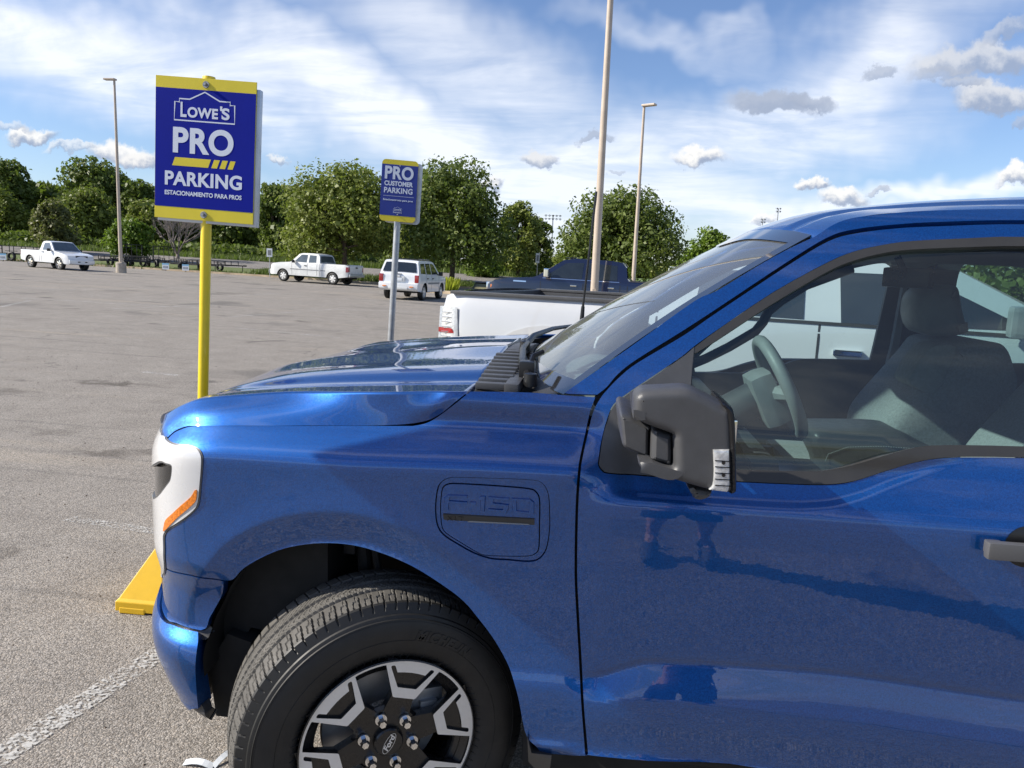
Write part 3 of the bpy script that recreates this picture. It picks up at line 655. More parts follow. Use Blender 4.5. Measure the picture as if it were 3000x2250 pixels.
wiper([(-.245, 2.72, 1.42), (-.225, 2.86, 1.445), (-.17, 3.1, 1.455), (-.10, 3.35, 1.452)], [(-.23, 2.9, 1.44), (-.18, 3.2, 1.445), (-.09, 3.5, 1.44)], (-.245, 2.72, 1.415))
MB().box(-.21, -.165, 2.165, 2.215, 1.375, 1.43, .008).tube([(-.19, 2.16, 1.38), (-.175, 2.23, 1.44), (-.15, 2.26, 1.45)], .008, 8).build('wiper_hinge', 'smooth_black', TR, 'auto', True)
# antenna on the far fender
MB().tube([(-.07, 3.73, 1.33), (-.068, 3.73, 1.40), (-.064, 3.73, 1.52)], [.017, .013, .009], 10).tube([(-.064+.034*t, 3.73, 1.52+.54*t) for t in np.linspace(0, 1, 14)], [.0052 if k % 2 else .0062 for k in range(14)], 8).build('antenna', 'smooth_black', TR, 'auto', True)
# ----- headlight
sil = -1.38
hl = Z(*ZH, [(322, 142)])*2+[('w', -1.19, 1.188), ('w', sil, 1.17), ('w', sil, 1.17), ('w', sil, 1.09), ('w', sil, 1.09), ('w', -1.26, 1.085)]+Z(*ZH, [(258, 372), (330, 392), (384, 408), (397, 450), (384, 560), (350, 622), (240, 760)])+[('w', -1.26, .985), ('w', sil, .97), ('w', sil, .97), ('w', sil, .72), ('w', sil, .72), ('w', -1.25, .735)]+Z(*ZH, [(268, 1583), (300, 1585), (310, 1500), (302, 1350), (299, 1200), (309, 1148), (350, 1097), (446, 1036), (556, 958), (633, 886), (663, 828), (677, 740), (689, 600), (701, 450), (705, 347), (690, 289), (650, 246), (560, 221), (450, 209), (370, 184)])
head = empty('headlight', TRL*0, 0); head.parent = TR
fpanel('lamp_surround', inset(outline(hl, 3), -.0045), 'handle', [], off=.0022, ret=.02, step=(.012, .012), parent=head)
fpanel('light_guide', outline(hl, 3), 'drl', [], off=.004, ret=.02, step=(.012, .012), parent=head)
amb = outline(Z(*ZH, [(640, 684), (662, 680), (664, 720), (648, 800), (565, 885), (450, 985), (318, 1125), (316, 1070), (336, 1002), (400, 938), (500, 842), (600, 752)]), 3)
fpanel('side_marker', amb, 'amber', [], off=.0065, ret=.01, step=(.01, .01), parent=head)
fpanel('lamp_lens', outline([('w', -1.21, 1.10), ('w', -1.37, 1.10), ('w', -1.37, 1.10), ('w', -1.37, .96), ('w', -1.37, .96), ('w', -1.21, .96)]+Z(*ZH, [(400, 590), (410, 440), (395, 395)]), 3), 'lamp_dark', [], off=-.004, ret=0, step=(.012, .012), parent=head)
# ----- bumper
bu = outline([(487, 1668), (487, 1668), (560, 1688), (655, 1704), (655, 1704), (651, 1740), (628, 1785), (613, 1812), (605, 1838), (588, 1846), (588, 1846), (518, 1825), (484, 1807), ('w', -1.40, .665), ('w', -1.40, .665), ('w', -1.40, .76), ('w', -1.40, .76)], 3)
bump = fpanel('front_bumper', bu, 'paint', [], ret=.02, step=(.012, .010))
bl = outline([(484, 1817), (518, 1835), (586, 1855), (586, 1855), (584, 1900), (580, 1951), (584, 2014), (590, 2068), (590, 2068), (560, 2069), (530, 2066), ('w', -1.40, .40), ('w', -1.40, .40), ('w', -1.40, .655), ('w', -1.40, .655)], 3)
fpanel('lower_bumper', bl, 'paint', [], off=.012, ret=.05, step=(.012, .008), parent=bump)
fpanel('bumper_gap', outline([(480, 1790), (600, 1830), (598, 1870), (480, 1830)], 2), 'smooth_black', [], off=-.012, ret=0, parent=bump)
fpanel('air_dam', outline([(528, 2062), (592, 2064), (592, 2136), (577, 2153), (560, 2153), (547, 2136)], 3), 'plastic', [], off=.002, ret=.03, parent=bump)
# the front face of the truck: grille, light bar, bumper bar between the corners
def fx(y): return -1.375-.06*(1-((YC-y)/.93)**2)
def face(name, z0, z1, m, dx, par, y0=2.40, bul=.012):
    rows = []
    for j in range(7):
        t = j/6; rows.append([(fx(y)-dx-bul*math.sin(math.pi*t), y, z0+(z1-z0)*t) for y in np.linspace(y0, 2*YC-y0, 33)])
    V = [p for r in rows for p in r]; return loft(name, rows, m, par)
gr = face('grille', .78, 1.12, 'smooth_black', .0, TR); face('light_bar', 1.115, 1.16, 'drl', .008, gr)
face('bumper_face', .42, .66, 'paint', .02, bump); face('bumper_face', .66, .79, 'smooth_black', .0, bump)
# ----- black structure behind the skins so that the gaps read dark
sub = fpanel('inner_structure', outline([('w', -.93, 1.15), ('w', -.30, 1.22), ('w', -.30, 1.22), ('w', .05, 1.30), ('w', .05, 1.30), ('w', .16, 1.18), ('w', 1.46, 1.18), ('w', 1.46, 1.18), ('w', 1.46, .40), ('w', 1.46, .40), ('w', -.10, .40), ('w', -.10, .40), ('w', -.11, .5), ('w', -.17, .72), ('w', -.32, .88), ('w', -.52, .985), ('w', -.76, .985), ('w', -.93, .9)], 1), 'liner', [], off=-.022, ret=0, step=(.04, .04))
V = []; Fc = []
apl = lin(AP, .03)
fpanel('pillar_seal', outline([(1735, 1170), (1812, 1085), (2000, 958), (2303, 758), (2425, 685), (2507, 661), (2751, 640), (3000, 636), ('w', 1.42, 1.84), ('w', 1.42, 1.77), (3000, 672), (2751, 678), (2507, 700), (2425, 724), (2303, 797), (2004, 1000), (1868, 1080), (1770, 1180)], 2), 'liner', [], off=-.016, ret=0, step=(.05, .02))
# wheel house
mb = MB(); A = [(a, b) for a, b in ARCH]; n = len(A)
mb.add([(a, float(FY(a, b))+.006, b) for a, b in A]+[(-.545+(a+.545)*1.03, 2.10, .42+(b-.42)*1.04) for a, b in A]+[(-.545+(a+.545)*1.0, 2.46, .42+(b-.42)*1.0) for a, b in A], [(k*n+i, k*n+i+1, (k+1)*n+i+1, (k+1)*n+i) for k in (0, 1) for i in range(n-1)])
mb.add([(a, 2.44, b) for a, b in A[4:]]+[(-.545, 2.44, .52)], [(i, i+1, n-4) for i in range(n-5)])
mb.build('wheelhouse_liner', 'liner', TR, True, True)
mb = MB(); mb.box(-.14, 1.6, 1.98, 3.78, .30, .46, .02); mb.box(1.6, 4.2, 2.2, 3.57, .34, .52, .02); mb.box(-1.25, -1.12, 2.5, 3.3, .40, .9, .02); mb.box(-1.12, -.14, 2.46, 3.3, .42, 1.16, .02)
mb.build('chassis', 'liner', TR, False, True)
lp = mir([(560, 1850), (640, 1690), (800, 1600), (960, 1590), (960, 1800), (880, 1840), (800, 1852), (735, 1838), (728, 1850), (693, 1885), (691, 1942), (668, 1962), (655, 1985), (630, 1989), (608, 2030), (594, 2062), (575, 2040), (566, 1940)], 2.02)
MB().prism([tuple(q) for q in lp], 2.02, 2.46, lambda a, b, d: (a, d, b)).build('front_liner', 'liner', TR, False, True)
MB().prism([(-1.06, .52), (-1.0, .62), (-.93, .60), (-.93, .40), (-.98, .36), (-1.04, .36)], 1.98, 2.10, lambda a, b, d: (a, d, b)).build('splash_guard', 'liner', TR, False, True)
MB().prism([(-.118, .470), (-.112, .40), (-.085, .372), (-.055, .372), (-.052, .415), (-.105, .425)], 1.866, 1.93, lambda a, b, d: (a, d, b)).build('mud_deflector', 'trim', TR, False, True)
mb = MB(); mb.tube([(-.66, 2.12, .98), (-.64, 2.15, .72)], .022, 10).tube([(-.60, 2.10, .93), (-.50, 2.12, .86), (-.42, 2.14, .85)], .004, 6).tube([(-.62, 2.1, .95), (-.60, 2.12, .80)], .012, 8).box(-.70, -.665, 2.1, 2.13, .84, .91, .004)
mb.build('suspension_strut', 'darkmetal', TR, 'auto', True)
# ----- wheel
def make_wheel(nt=1080):
    wl = empty('wheel', (0, 0, 0)); wl.parent = TR
    # section of the tyre: (axial, radius), outer face towards -y
    sec = [(.030, .238), (.012, .245), (-.002, .262), (-.010, .290), (-.013, .320), (-.010, .345), (-.003, .362), (-.001, .366), (.004, .368)]
    sec += [(.004+.012*t, .368+.026*t) for t in (.35, .7, 1.)]
    tre = [(a, .4075-.012*abs((a-.137)/.118)**2.6) for a in np.linspace(.020, .254, 74)]
    sec2 = sec+tre+[(.262, .385), (.272, .35), (.272, .30), (.25, .24)]
    th = np.linspace(0, 2*math.pi, nt, endpoint=False); A = np.array([s[0] for s in sec2]); Rr = np.array([s[1] for s in sec2])
    T, AA = np.meshgrid(th, A, indexing='ij'); _, RR = np.meshgrid(th, Rr, indexing='ij'); RR = RR.copy()
    on = (AA >= .010) & (AA <= .264); a = AA-.020
    ph = (T*78/(2*math.pi)+.35*np.sin(AA*14)) % 1.
    g = np.zeros_like(RR)
    for c, wd in ((.066, .0055), (.117, .0050), (.168, .0055)): g = np.maximum(g, (np.abs(a-c) < wd).astype(float)*1.)
    sh = (a < .060)
    g = np.maximum(g, np.where(sh & (ph < .13), .9, 0)); g = np.maximum(g, np.where(sh & (np.abs(a-.032) < .003) & (ph > .12) & (ph < .62), .5, 0)); g = np.maximum(g, np.where(sh & (a > .006) & (a < .034) & (np.abs(ph-.56) < .05), .5, 0)); g = np.maximum(g, np.where((a > .034) & sh & (np.abs(ph-.36) < .04), .35, 0))
    ph2 = (T*156/(2*math.pi)+1.4*np.abs(((a-.0915)/.022))) % 1.
    g = np.maximum(g, np.where((a > .072) & (a < .162) & (np.abs(ph2-.5) < .11), .5, 0))
    g = np.maximum(g, np.where((a > .174) & (((ph+.4) % 1) < .13), .9, 0))
    RR -= np.where(on, g*.0075, 0)
    V = np.stack([RR*np.cos(T), AA, RR*np.sin(T)], -1).reshape(-1, 3); m = len(sec2)
    i = np.arange(nt)[:, None]; j = np.arange(m-1)[None]; i2 = (i+1) % nt
    Fq = np.stack([i*m+j, i2*m+j, i2*m+j+1, i*m+j+1], -1).reshape(-1, 4)
    ty = mesh('tyre', V, Fq[:, ::-1], 'rubber', wl, True)
    ty.data.materials.append(M['tread'])
    bm = bmesh.new(); bm.from_mesh(ty.data); bmesh.ops.recalc_face_normals(bm, faces=bm.faces[:])
    for f_ in bm.faces:
        c_ = f_.calc_center_median()
        if .016 < c_.y < .262 and math.hypot(c_.x, c_.z) > .3965: f_.material_index = 1
    for e in bm.edges:
        if e.calc_face_angle(0) > rad(28): e.smooth = False
    bm.to_mesh(ty.data); bm.free()
    # raised ribs and lettering on the sidewall
    mb = MB()
    for r, h in ((.357, .0012), (.351, .0008), (.300, .0008)):
        mb.lathe([(-.0095, r-.0012), (-.0115-h, r), (-.0095, r+.0012)] if r < .345 else [(-.004, r-.0012), (-.0075-h, r), (-.004, r+.0012)], 'y', (0, 0, 0), 120)
    V_, F_ = text_mesh('MICHELIN', .036, .0022, .0008, .18, 'LEFT', 1.05)
    if len(V_):
        ang = rad(78)-V_[:, 0]/.318; r_ = .303+V_[:, 1]; ax = np.interp(r_, [.262, .290, .320, .345, .362], [-.002, -.010, -.013, -.010, -.003])
        mb.add(np.c_[r_*np.cos(ang), ax-.0018-V_[:, 2], r_*np.sin(ang)], F_)
    mb.build('sidewall_lettering', 'rubber', ty, 'auto')
    # rim barrel, dark face, machined face
    rim = MB().lathe([(.25, .225), (.22, .205), (.06, .200), (.020, .212), (.004, .236), (-.004, .242), (-.006, .2385), (.010, .2345)], 'y', (0, 0, 0), 90).build('rim', 'gloss_black', wl, 'auto')
    def fr(a0):
        c, s = math.cos(a0), math.sin(a0)
        return lambda u, v, d: (u*c-v*s, d, u*s+v*c)
    # dark spokes: wide beams from hub to each bracket
    mb = MB(); mb.lathe([(.05, .0), (.05, .09), (.030, .098), (.022, .090), (.018, .05), (.018, 0)], 'y', (0, 0, 0), 60)
    ang0 = rad(73.5)
    for k in range(6):
        f = fr(ang0+k*math.pi/3)
        bm_ = [(.06, -.040, .022), (.06, .040, .022), (.140, -.030, .010), (.140, .030, .010), (.236, -.078, .006), (.236, .078, .006)]
        V_ = [f(u, v, d) for u, v, d in bm_]+[f(u, v*.9, d+.035) for u, v, d in bm_]
        mb.add(V_, [(0, 2, 3, 1), (2, 4, 5, 3), (0, 6, 8, 2), (2, 8, 10, 4), (1, 3, 9, 7), (3, 5, 11, 9)])
    mb.lathe([(.035, .196), (.030, .2), (.006, .236), (.03, .238)], 'y', (0, 0, 0), 90)
    o = mb.build('spokes', 'gloss_black', rim, False)
    # machined brackets: U shapes with a slot, joined by the ring
    mb = MB(); d0, d1 = -.001, .006
    for k in range(6):
        a0 = ang0+k*math.pi/3; f = fr(a0)
        t = np.linspace(-math.pi/6, math.pi/6, 15)
        out = [(.2405*math.cos(q), .2405*math.sin(q)) for q in t]
        inn = [(.2305*math.cos(q), .2305*math.sin(q)) for q in t]
        # ring between the brackets + the U bracket as one outline
        U = [p for p in out]+[p for p in inn[::-1] if abs(p[1]) > .076]
        R_ = [p for p in inn[::-1] if p[1] > .076]; L_ = [p for p in inn[::-1] if p[1] < -.076]
        poly = out+R_+[(.2165, .0765), (.1335, .0325), (.1315, .0290), (.1315, -.0290), (.1335, -.0325), (.2165, -.0765)]+L_
        slot = [(.1600, -.0260), (.1625, -.0285), (.2130, -.0615), (.2170, -.0610), (.2190, -.0540), (.2170, -.0500), (.2010, -.0400), (.2035, -.0200), (.2045, 0), (.2035, .0200), (.2010, .0400), (.2170, .0500), (.2190, .0540), (.2170, .0610), (.2130, .0615), (.1625, .0285), (.1600, .0260)]
        v, fc = fill(np.array(poly), [np.array(slot)], (.03, .03))
        mb.add([f(p[0], p[1], d0) for p in v], fc)
        for loop in (poly, slot):
            m_ = len(loop); mb.add([f(p[0], p[1], d0) for p in loop]+[f(p[0], p[1], d1+.012) for p in loop], [(i, (i+1) % m_, m_+(i+1) % m_, m_+i) for i in range(m_)], 1)
    mb.build('machined_face', ['machined', 'gloss_black'], rim, False)
    # hub: lug nuts and cap
    for k in range(6):
        a0 = ang0+math.pi/6*0+k*math.pi/3+rad(-26); cx_, cz_ = .0685*math.cos(a0), .0685*math.sin(a0)
        q = MB().lathe([(.018, .017), (.012, .016), (.012, .0)], 'y', (cx_, 0, cz_), 20)
        V_ = []; hexr = [(.014, .0118), (-.010, .0112), (-.013, .0095), (-.0135, 0.0001)]
        for a_, r_ in hexr: V_ += [(cx_+r_*math.cos(rad(60*i+10)), a_, cz_+r_*math.sin(rad(60*i+10))) for i in range(6)]
        q.add(V_, [(j*6+i, j*6+(i+1) % 6, (j+1)*6+(i+1) % 6, (j+1)*6+i) for j in range(3) for i in range(6)])
        q.build('lug_nut', 'chrome', rim, False)
    cap = MB().lathe([(.018, .042), (.006, .040), (.002, .036), (.001, 0.)], 'y', (0, 0, 0), 48).build('centre_cap', 'gloss_black', rim, 'auto')
    a0 = rad(62); V_, F_ = text_mesh('Ford', .021, .0006, .0004, .25); V_[:, 0] *= 1.12; V_[:, 1] -= .006
    mb = MB(); mb.add([(p[0]*math.cos(a0)-p[1]*math.sin(a0), -.0002-p[2], p[0]*math.sin(a0)+p[1]*math.cos(a0)) for p in V_], F_)
    E = [(.031*math.cos(q), .0125*math.sin(q)) for q in np.linspace(0, 2*math.pi, 49)[:-1]]; E2 = [(a*.96, b*.90) for a, b in E]
    mb.add([(p[0]*math.cos(a0)-p[1]*math.sin(a0), -.0004, p[0]*math.sin(a0)+p[1]*math.cos(a0)) for p in E+E2], [(i, (i+1) % 48, 48+(i+1) % 48, 48+i) for i in range(48)])
    mb.build('oval_emblem', 'machined', cap, False)
    MB().lathe([(.10, .07), (.10, .165), (.115, .168), (.115, .07)], 'y', (0, 0, 0), 60).build('brake_disc', 'steel', wl, 'auto')
    MB().box(.06, .17, .07, .14, -.01, .10, .012).box(.10, .15, .055, .075, .02, .07, .005).build('brake_caliper', 'steel', wl, 'auto')
    return wl
WC = np.array([-.490, 1.866, .409])
wl = make_wheel(); wl.location = tuple(WC-TRL); wl.rotation_euler = (0, 0, rad(28))
MB().tube([(-.49, 2.05, .41), (-.49, 2.6, .43)], .05, 12).box(-.55, -.43, 2.02, 2.12, .25, .62, .02).tube([(-.45, 2.06, .3), (-.35, 2.6, .38)], .025, 8).build('axle', 'liner', TR, 'auto', True)
for (xx, yy, rz) in ((3.19, 1.93, 0.), (3.19, 2*YC-1.93, math.pi), (-.49, 2*YC-1.93, math.pi+rad(24))):
    c = wl.copy(); COL.objects.link(c); c.parent = TR; c.location = (xx-TRL[0], yy-TRL[1], .409); c.rotation_euler = (0, 0, rz)
    for ch in list(wl.children): copy_tree(ch, c)
# ----- door mirror
def pillow(name, poly, secs, m, parent, mi=None, label=None):   # stacked outlines (Y, inset) closed with a cap
    V = []; Fc = []; n = len(poly)
    for Y, d in secs: V += [(a, Y, b) for a, b in inset(poly, d)]
    for k in range(len(secs)-1): Fc += [(k*n+i, k*n+(i+1) % n, (k+1)*n+(i+1) % n, (k+1)*n+i) for i in range(n)]
    v, f = fill(inset(poly, secs[-1][1]), [], (.02, .02)); o = len(V); V += [(p[0], secs[-1][0], p[1]) for p in v]; Fc += [tuple(q+o) for q in f]
    ob = mesh(name, V, Fc, m, parent, True, None, True, label)
    bm = bmesh.new(); bm.from_mesh(ob.data); bmesh.ops.remove_doubles(bm, verts=bm.verts, dist=2e-4); bmesh.ops.recalc_face_normals(bm, faces=bm.faces[:])
    for e in bm.edges:
        if e.calc_face_angle(0) > rad(38): e.smooth = False
    bm.to_mesh(ob.data); bm.free(); return ob
mr = empty('door_mirror', (0, 0, 0)); mr.parent = TR
hs = Z(*Z8, [(430, 420), (434, 318), (468, 271), (530, 249), (700, 241), (870, 238), (1020, 300), (1155, 366), (1200, 385), (1236, 440), (1246, 620), (1252, 850), (1255, 1040), (1238, 1074), (1190, 1082), (1040, 1062), (860, 1012), (700, 962), (560, 925), (500, 898), (474, 860), (474, 815), (474, 815), (560, 828), (700, 872), (748, 868), (756, 820), (752, 660), (738, 612), (600, 560), (450, 500), (430, 490)])
HS = cr(mir(hs, 1.655), 4, True)
house = pillow('housing', HS, [(1.86, .03), (1.80, .012), (1.72, .0), (1.668, .0), (1.652, .002), (1.643, .006), (1.6385, .011), (1.6365, .016), (1.636, .020), (1.6358, .025)], 'plastic', mr)
AR = cr(mir(Z(*Z8, [(322, 500), (330, 462), (360, 462), (460, 500), (575, 552), (562, 600), (558, 800), (545, 812), (450, 775), (350, 722), (335, 640)]), 1.70), 4, True)
pillow('mirror_arm', AR, [(1.93, -.004), (1.74, 0), (1.71, .001), (1.70, .004), (1.695, .009)], 'plastic', mr)
AR2 = cr(mir(Z(*Z8, [(592, 572), (680, 600), (742, 628), (748, 700), (745, 840), (725, 868), (660, 850), (580, 826), (572, 780), (578, 620)]), 1.67), 4, True)
pillow('mirror_hinge', AR2, [(1.80, -.003), (1.70, 0), (1.678, .001), (1.668, .005), (1.663, .011)], 'plastic', mr)
TSg = cr(mir(Z(*Z8, [(1072, 736), (1072, 736), (1205, 736), (1205, 736), (1210, 900), (1208, 1040), (1186, 1080), (1186, 1080), (1100, 1070), (1042, 1060), (1042, 1060), (1070, 1020), (1080, 900)]), 1.636), 3, True)
tsg = pillow('turn_signal', TSg, [(1.66, 0), (1.634, .0), (1.629, .002), (1.628, .005)], 'clear_lens', mr)
mb = MB(); TT = mir(Z(*Z8, [(1105, 790+k*50) for k in range(5)]), 1.63); 
for k, (a, b) in enumerate(TT):
    mb.box(a-.003, a+.030, 1.6270, 1.6290, b-.0105, b-.0085)
    if k % 2: mb.lathe([(-.0025, .0), (-.0020, .004), (.002, .005)], 'y', (a+.014, 1.629, b), 14)
mb.build('signal_elements', 'lamp_dark', tsg, 'auto', True)
BZ = cr(mir(Z(*Z8, [(1150, 366), (1215, 402), (1240, 470), (1248, 620), (1254, 850), (1256, 1040), (1240, 1074), (1212, 1080), (1218, 1040), (1216, 850), (1208, 640), (1196, 480), (1180, 410)]), 1.646), 3, True)
pillow('mirror_bezel', BZ, [(1.80, -.004), (1.66, -.004), (1.634, .0), (1.630, .003)], 'smooth_black', mr)
CB = cr(mir(Z(*Z8, [(870, 1030), (900, 1085), (915, 1125), (960, 1142), (1020, 1128), (1056, 1100), (1060, 1062), (1000, 1045)]), 1.70), 3, True)
pillow('mirror_camera', CB, [(1.78, .0), (1.70, 0), (1.685, .004), (1.68, .012)], 'plastic', mr)
P = mir(Z(*Z8, [(1245, 470), (1252, 1020)]), 1.66); gx = P[:, 0].mean()
MB().box(gx-.012, gx+.004, 1.67, 1.86, P[1, 1]+.02, P[0, 1]-.01, .004).build('mirror_glass', 'chrome', mr, 'auto', True)
# ----- rest of the body beyond the frame, and the far side
rd = fpanel('rear_door', outline([('w', 1.432, 1.858), ('w', 1.432, 1.858), ('w', 1.432, 1.), ('w', 1.432, .362), ('w', 1.432, .362), ('w', 2.25, .362), ('w', 2.25, .362), ('w', 2.35, .8), ('w', 2.35, 1.3), ('w', 2.34, 1.862), ('w', 2.34, 1.862)], 3), 'paint', [outline([('w', 1.50, 1.81), ('w', 1.50, 1.32), ('w', 1.50, 1.32), ('w', 2.26, 1.33), ('w', 2.26, 1.33), ('w', 2.24, 1.80), ('w', 2.24, 1.80)], 2)], step=(.05, .02))
fpanel('rear_side_window', outline([('w', 1.48, 1.825), ('w', 1.48, 1.30), ('w', 2.28, 1.31), ('w', 2.26, 1.815)], 1), 'glass', [], off=-.008, ret=0, parent=rd)
a = np.linspace(0, math.pi, 17); arcp = [('w', 3.19+.49*math.cos(q), .42+.49*math.sin(q)) for q in a]
bed = fpanel('bed_side', outline([('w', 2.37, 1.38), ('w', 2.37, 1.38), ('w', 2.37, .45), ('w', 2.37, .45), ('w', 2.70, .42)]+arcp[::-1]+[('w', 4.3, .50), ('w', 4.42, .55), ('w', 4.42, .55), ('w', 4.42, 1.38), ('w', 4.42, 1.38)], 1), 'paint', [], step=(.05, .03))
mb = MB(); mb.box(2.38, 4.40, 2.0, 2.05, .75, 1.36, .01); mb.box(2.38, 4.40, 3.72, 3.77, .75, 1.36, .01); mb.box(2.38, 4.42, 2.0, 3.77, .70, .75, .01)
mb.build('bed_liner', 'plastic', TR, False, True)
tg = MB().box(4.40, 4.45, 1.98, 3.79, .72, 1.39, .02).build('tailgate', 'paint', TR, 'auto', True)
MB().box(2.34, 2.38, 2.03, 3.74, .7, 1.40, .01).build('cab_back', 'paint', TR, 'auto', True)
MB().add([(2.365, 2.10, 1.40), (2.365, 3.67, 1.40), (2.33, 3.56, 1.88), (2.33, 2.21, 1.88)], [(0, 1, 2, 3)]).build('rear_window', 'darkglass', TR, False, True)
MB().box(4.42, 4.6, 2.0, 3.77, .5, .66, .03).build('rear_bumper', 'chrome', TR, 'auto', True)
# far side twins (their meshes are built about the centre line)
for o in (fender, pillar, rd, bed): far(o)
fd = door.copy(); COL.objects.link(fd); fd.parent = TR; fd.scale = (1, -1, 1)
for ch in door.children:
    if ch.name.split('.')[0] in ('window_trim', 'door_handle', 'mirror_sail'): d = ch.copy(); COL.objects.link(d); d.parent = fd
m2 = mr.copy(); COL.objects.link(m2); m2.parent = TR; m2.scale = (1, -1, 1); 
for ch in list(mr.children): copy_tree(ch, m2)
# the mirror empty sits at the truck origin, its meshes are already relative to the truck
# ----- cabin
def wp(x, y, Y): p = onY(x, y, Y); return (float(p[0]), Y, float(p[2]))
def slab(name, pts, Y, th, m, holes=(), parent=None, n=4, label=None):
    q = cr(mir(pts, Y), n, True) if n > 1 else mir(pts, Y); hq = [cr(mir(h, Y), 3, True) for h in holes]
    v, f = fill(lin(q, .05), [lin(h, .05) for h in hq], (.15, .15)); V = [(p[0], Y, p[1]) for p in v]+[(p[0], Y+th, p[1]) for p in v]; k = len(v)
    Fc = [tuple(t) for t in f]+[tuple(t[::-1]+k) for t in f]+[(i, j, j+k, i+k) for i, j in boundary(f)]
    return mesh(name, V, Fc, m, parent or TR, False, None, True, label)
cab = empty('cabin', (0, 0, 0)); cab.parent = TR
# far door trim with its two window openings
h1 = Z(*Z9, [(82, 868), (82, 868), (80, 800), (170, 700), (500, 430), (900, 250), (1180, 175), (1300, 158), (1340, 170), (1350, 205), (1300, 430), (1240, 690), (1216, 785), (1216, 785), (1000, 780), (800, 778), (720, 790), (640, 818), (440, 870), (440, 870)])
h2 = Z(*Z9, [(1800, 200), (1850, 158), (1950, 148), (2212, 144), (2600, 146), (2600, 146), (2600, 812), (2600, 812), (2212, 808), (1985, 804), (1800, 800), (1760, 780), (1750, 600), (1770, 330)])
mx = mir([(0, 0)], 3.68)
ftr = slab('far_door_trim', Z(*Z9, [(-420, 880), (-100, 640), (300, 260), (700, 60), (1100, -40), (2700, -60), (2700, 1900), (-420, 1900)]), 3.66, .02, 'cabin', [h1, h2], cab, 1)
slab('far_pillar_trim', Z(*Z9, [(1350, 165), (1400, 168), (1432, 200), (1440, 240), (1400, 460), (1360, 680), (1325, 832), (1370, 832), (1420, 600), (1480, 250), (1700, 140), (1400, 120)]), 3.60, .03, 'cabin_grey', [], cab, 3)
fp = [wp(*Z(*Z9, [q])[0], 3.60) for q in [(60, 812), (150, 775), (300, 700), (470, 600), (520, 540), (555, 470), (640, 400), (800, 300), (1100, 190)]]
MB().tube(fp, .022, 10).build('far_roof_pillar_trim', 'cabin', cab, True, True)
# headliner, dashboard, floor
rows = []
for x in np.linspace(.60, 2.15, 14):
    rows.append([(x, y, min(1.80+.02*hat((x-.6)/.4), float(tRc(x))-.03)-.045*abs((y-YC)/.75)**4) for y in np.linspace(2.17, 2*YC-2.17, 20)])
loft('headliner', rows, 'headliner', cab)
rows = []
for t in np.linspace(0, 1, 12):
    x = -.12+.62*t; rows.append([(x-.12*(1-abs((y-YC)/.88)**2)*(1-t), y, 1.325-.045*t-.24*max(0, t-.8)/.2+.018*math.exp(-((y-2.48)/.2)**2)*hat(t*2)) for y in np.linspace(2.0, 3.77, 30)])
loft('dashboard', rows, 'cabin_grey', cab, True)
MB().box(.42, .50, 2.0, 3.77, .75, 1.22, .03).build('dashboard_face', 'cabin', cab, 'auto', True)
MB().box(-.1, 2.2, 2.05, 3.72, .50, .56).build('cabin_floor', 'cabin', cab, False, True)
MB().box(.15, 1.4, 1.99, 2.04, .55, 1.18, .01).build('near_door_trim', 'cabin', cab, 'auto', True)
# steering wheel
C0 = np.array(wp(*Z(*Z9, [(505, 985)])[0], 2.47)); ax = Vector((-.86, 0, -.42)).normalized(); ee1 = Vector((0, 1, 0)); ee2 = ax.cross(ee1).normalized(); ee2 = ee2 if ee2.z > 0 else -ee2
topP = Vector(wp(*Z(*Z9, [(505, 664)])[0], 2.47)); Rw = .158; ctr = topP-ee2*Rw
sw = MB().tube([ctr+ee1*Rw*math.cos(a)+ee2*Rw*math.sin(a) for a in np.linspace(0, 2*math.pi, 49)], .0195, 12, cap=False).build('steering_wheel', 'cabin_grey', cab, True, True)
mb = MB(); c2 = ctr+ax*.03
mb.box(-.06, .02, -.085, .085, -.10, .075, .035, 0, Matrix.Rotation(-math.atan2(.42, .86), 4, 'Y'), c2)
for a in (0, math.pi, -math.pi/2): mb.tube([c2, ctr+ee1*Rw*math.cos(a)+ee2*Rw*math.sin(a)], [.035, .018], 8)
mb.build('steering_hub', 'cabin_grey', sw, 'auto', True)
MB().tube([c2+ax*.02, c2+ax*.3-Vector((0, 0, .05))], [.055, .07], 14).build('steering_column', 'cabin', cab, 'auto', True)
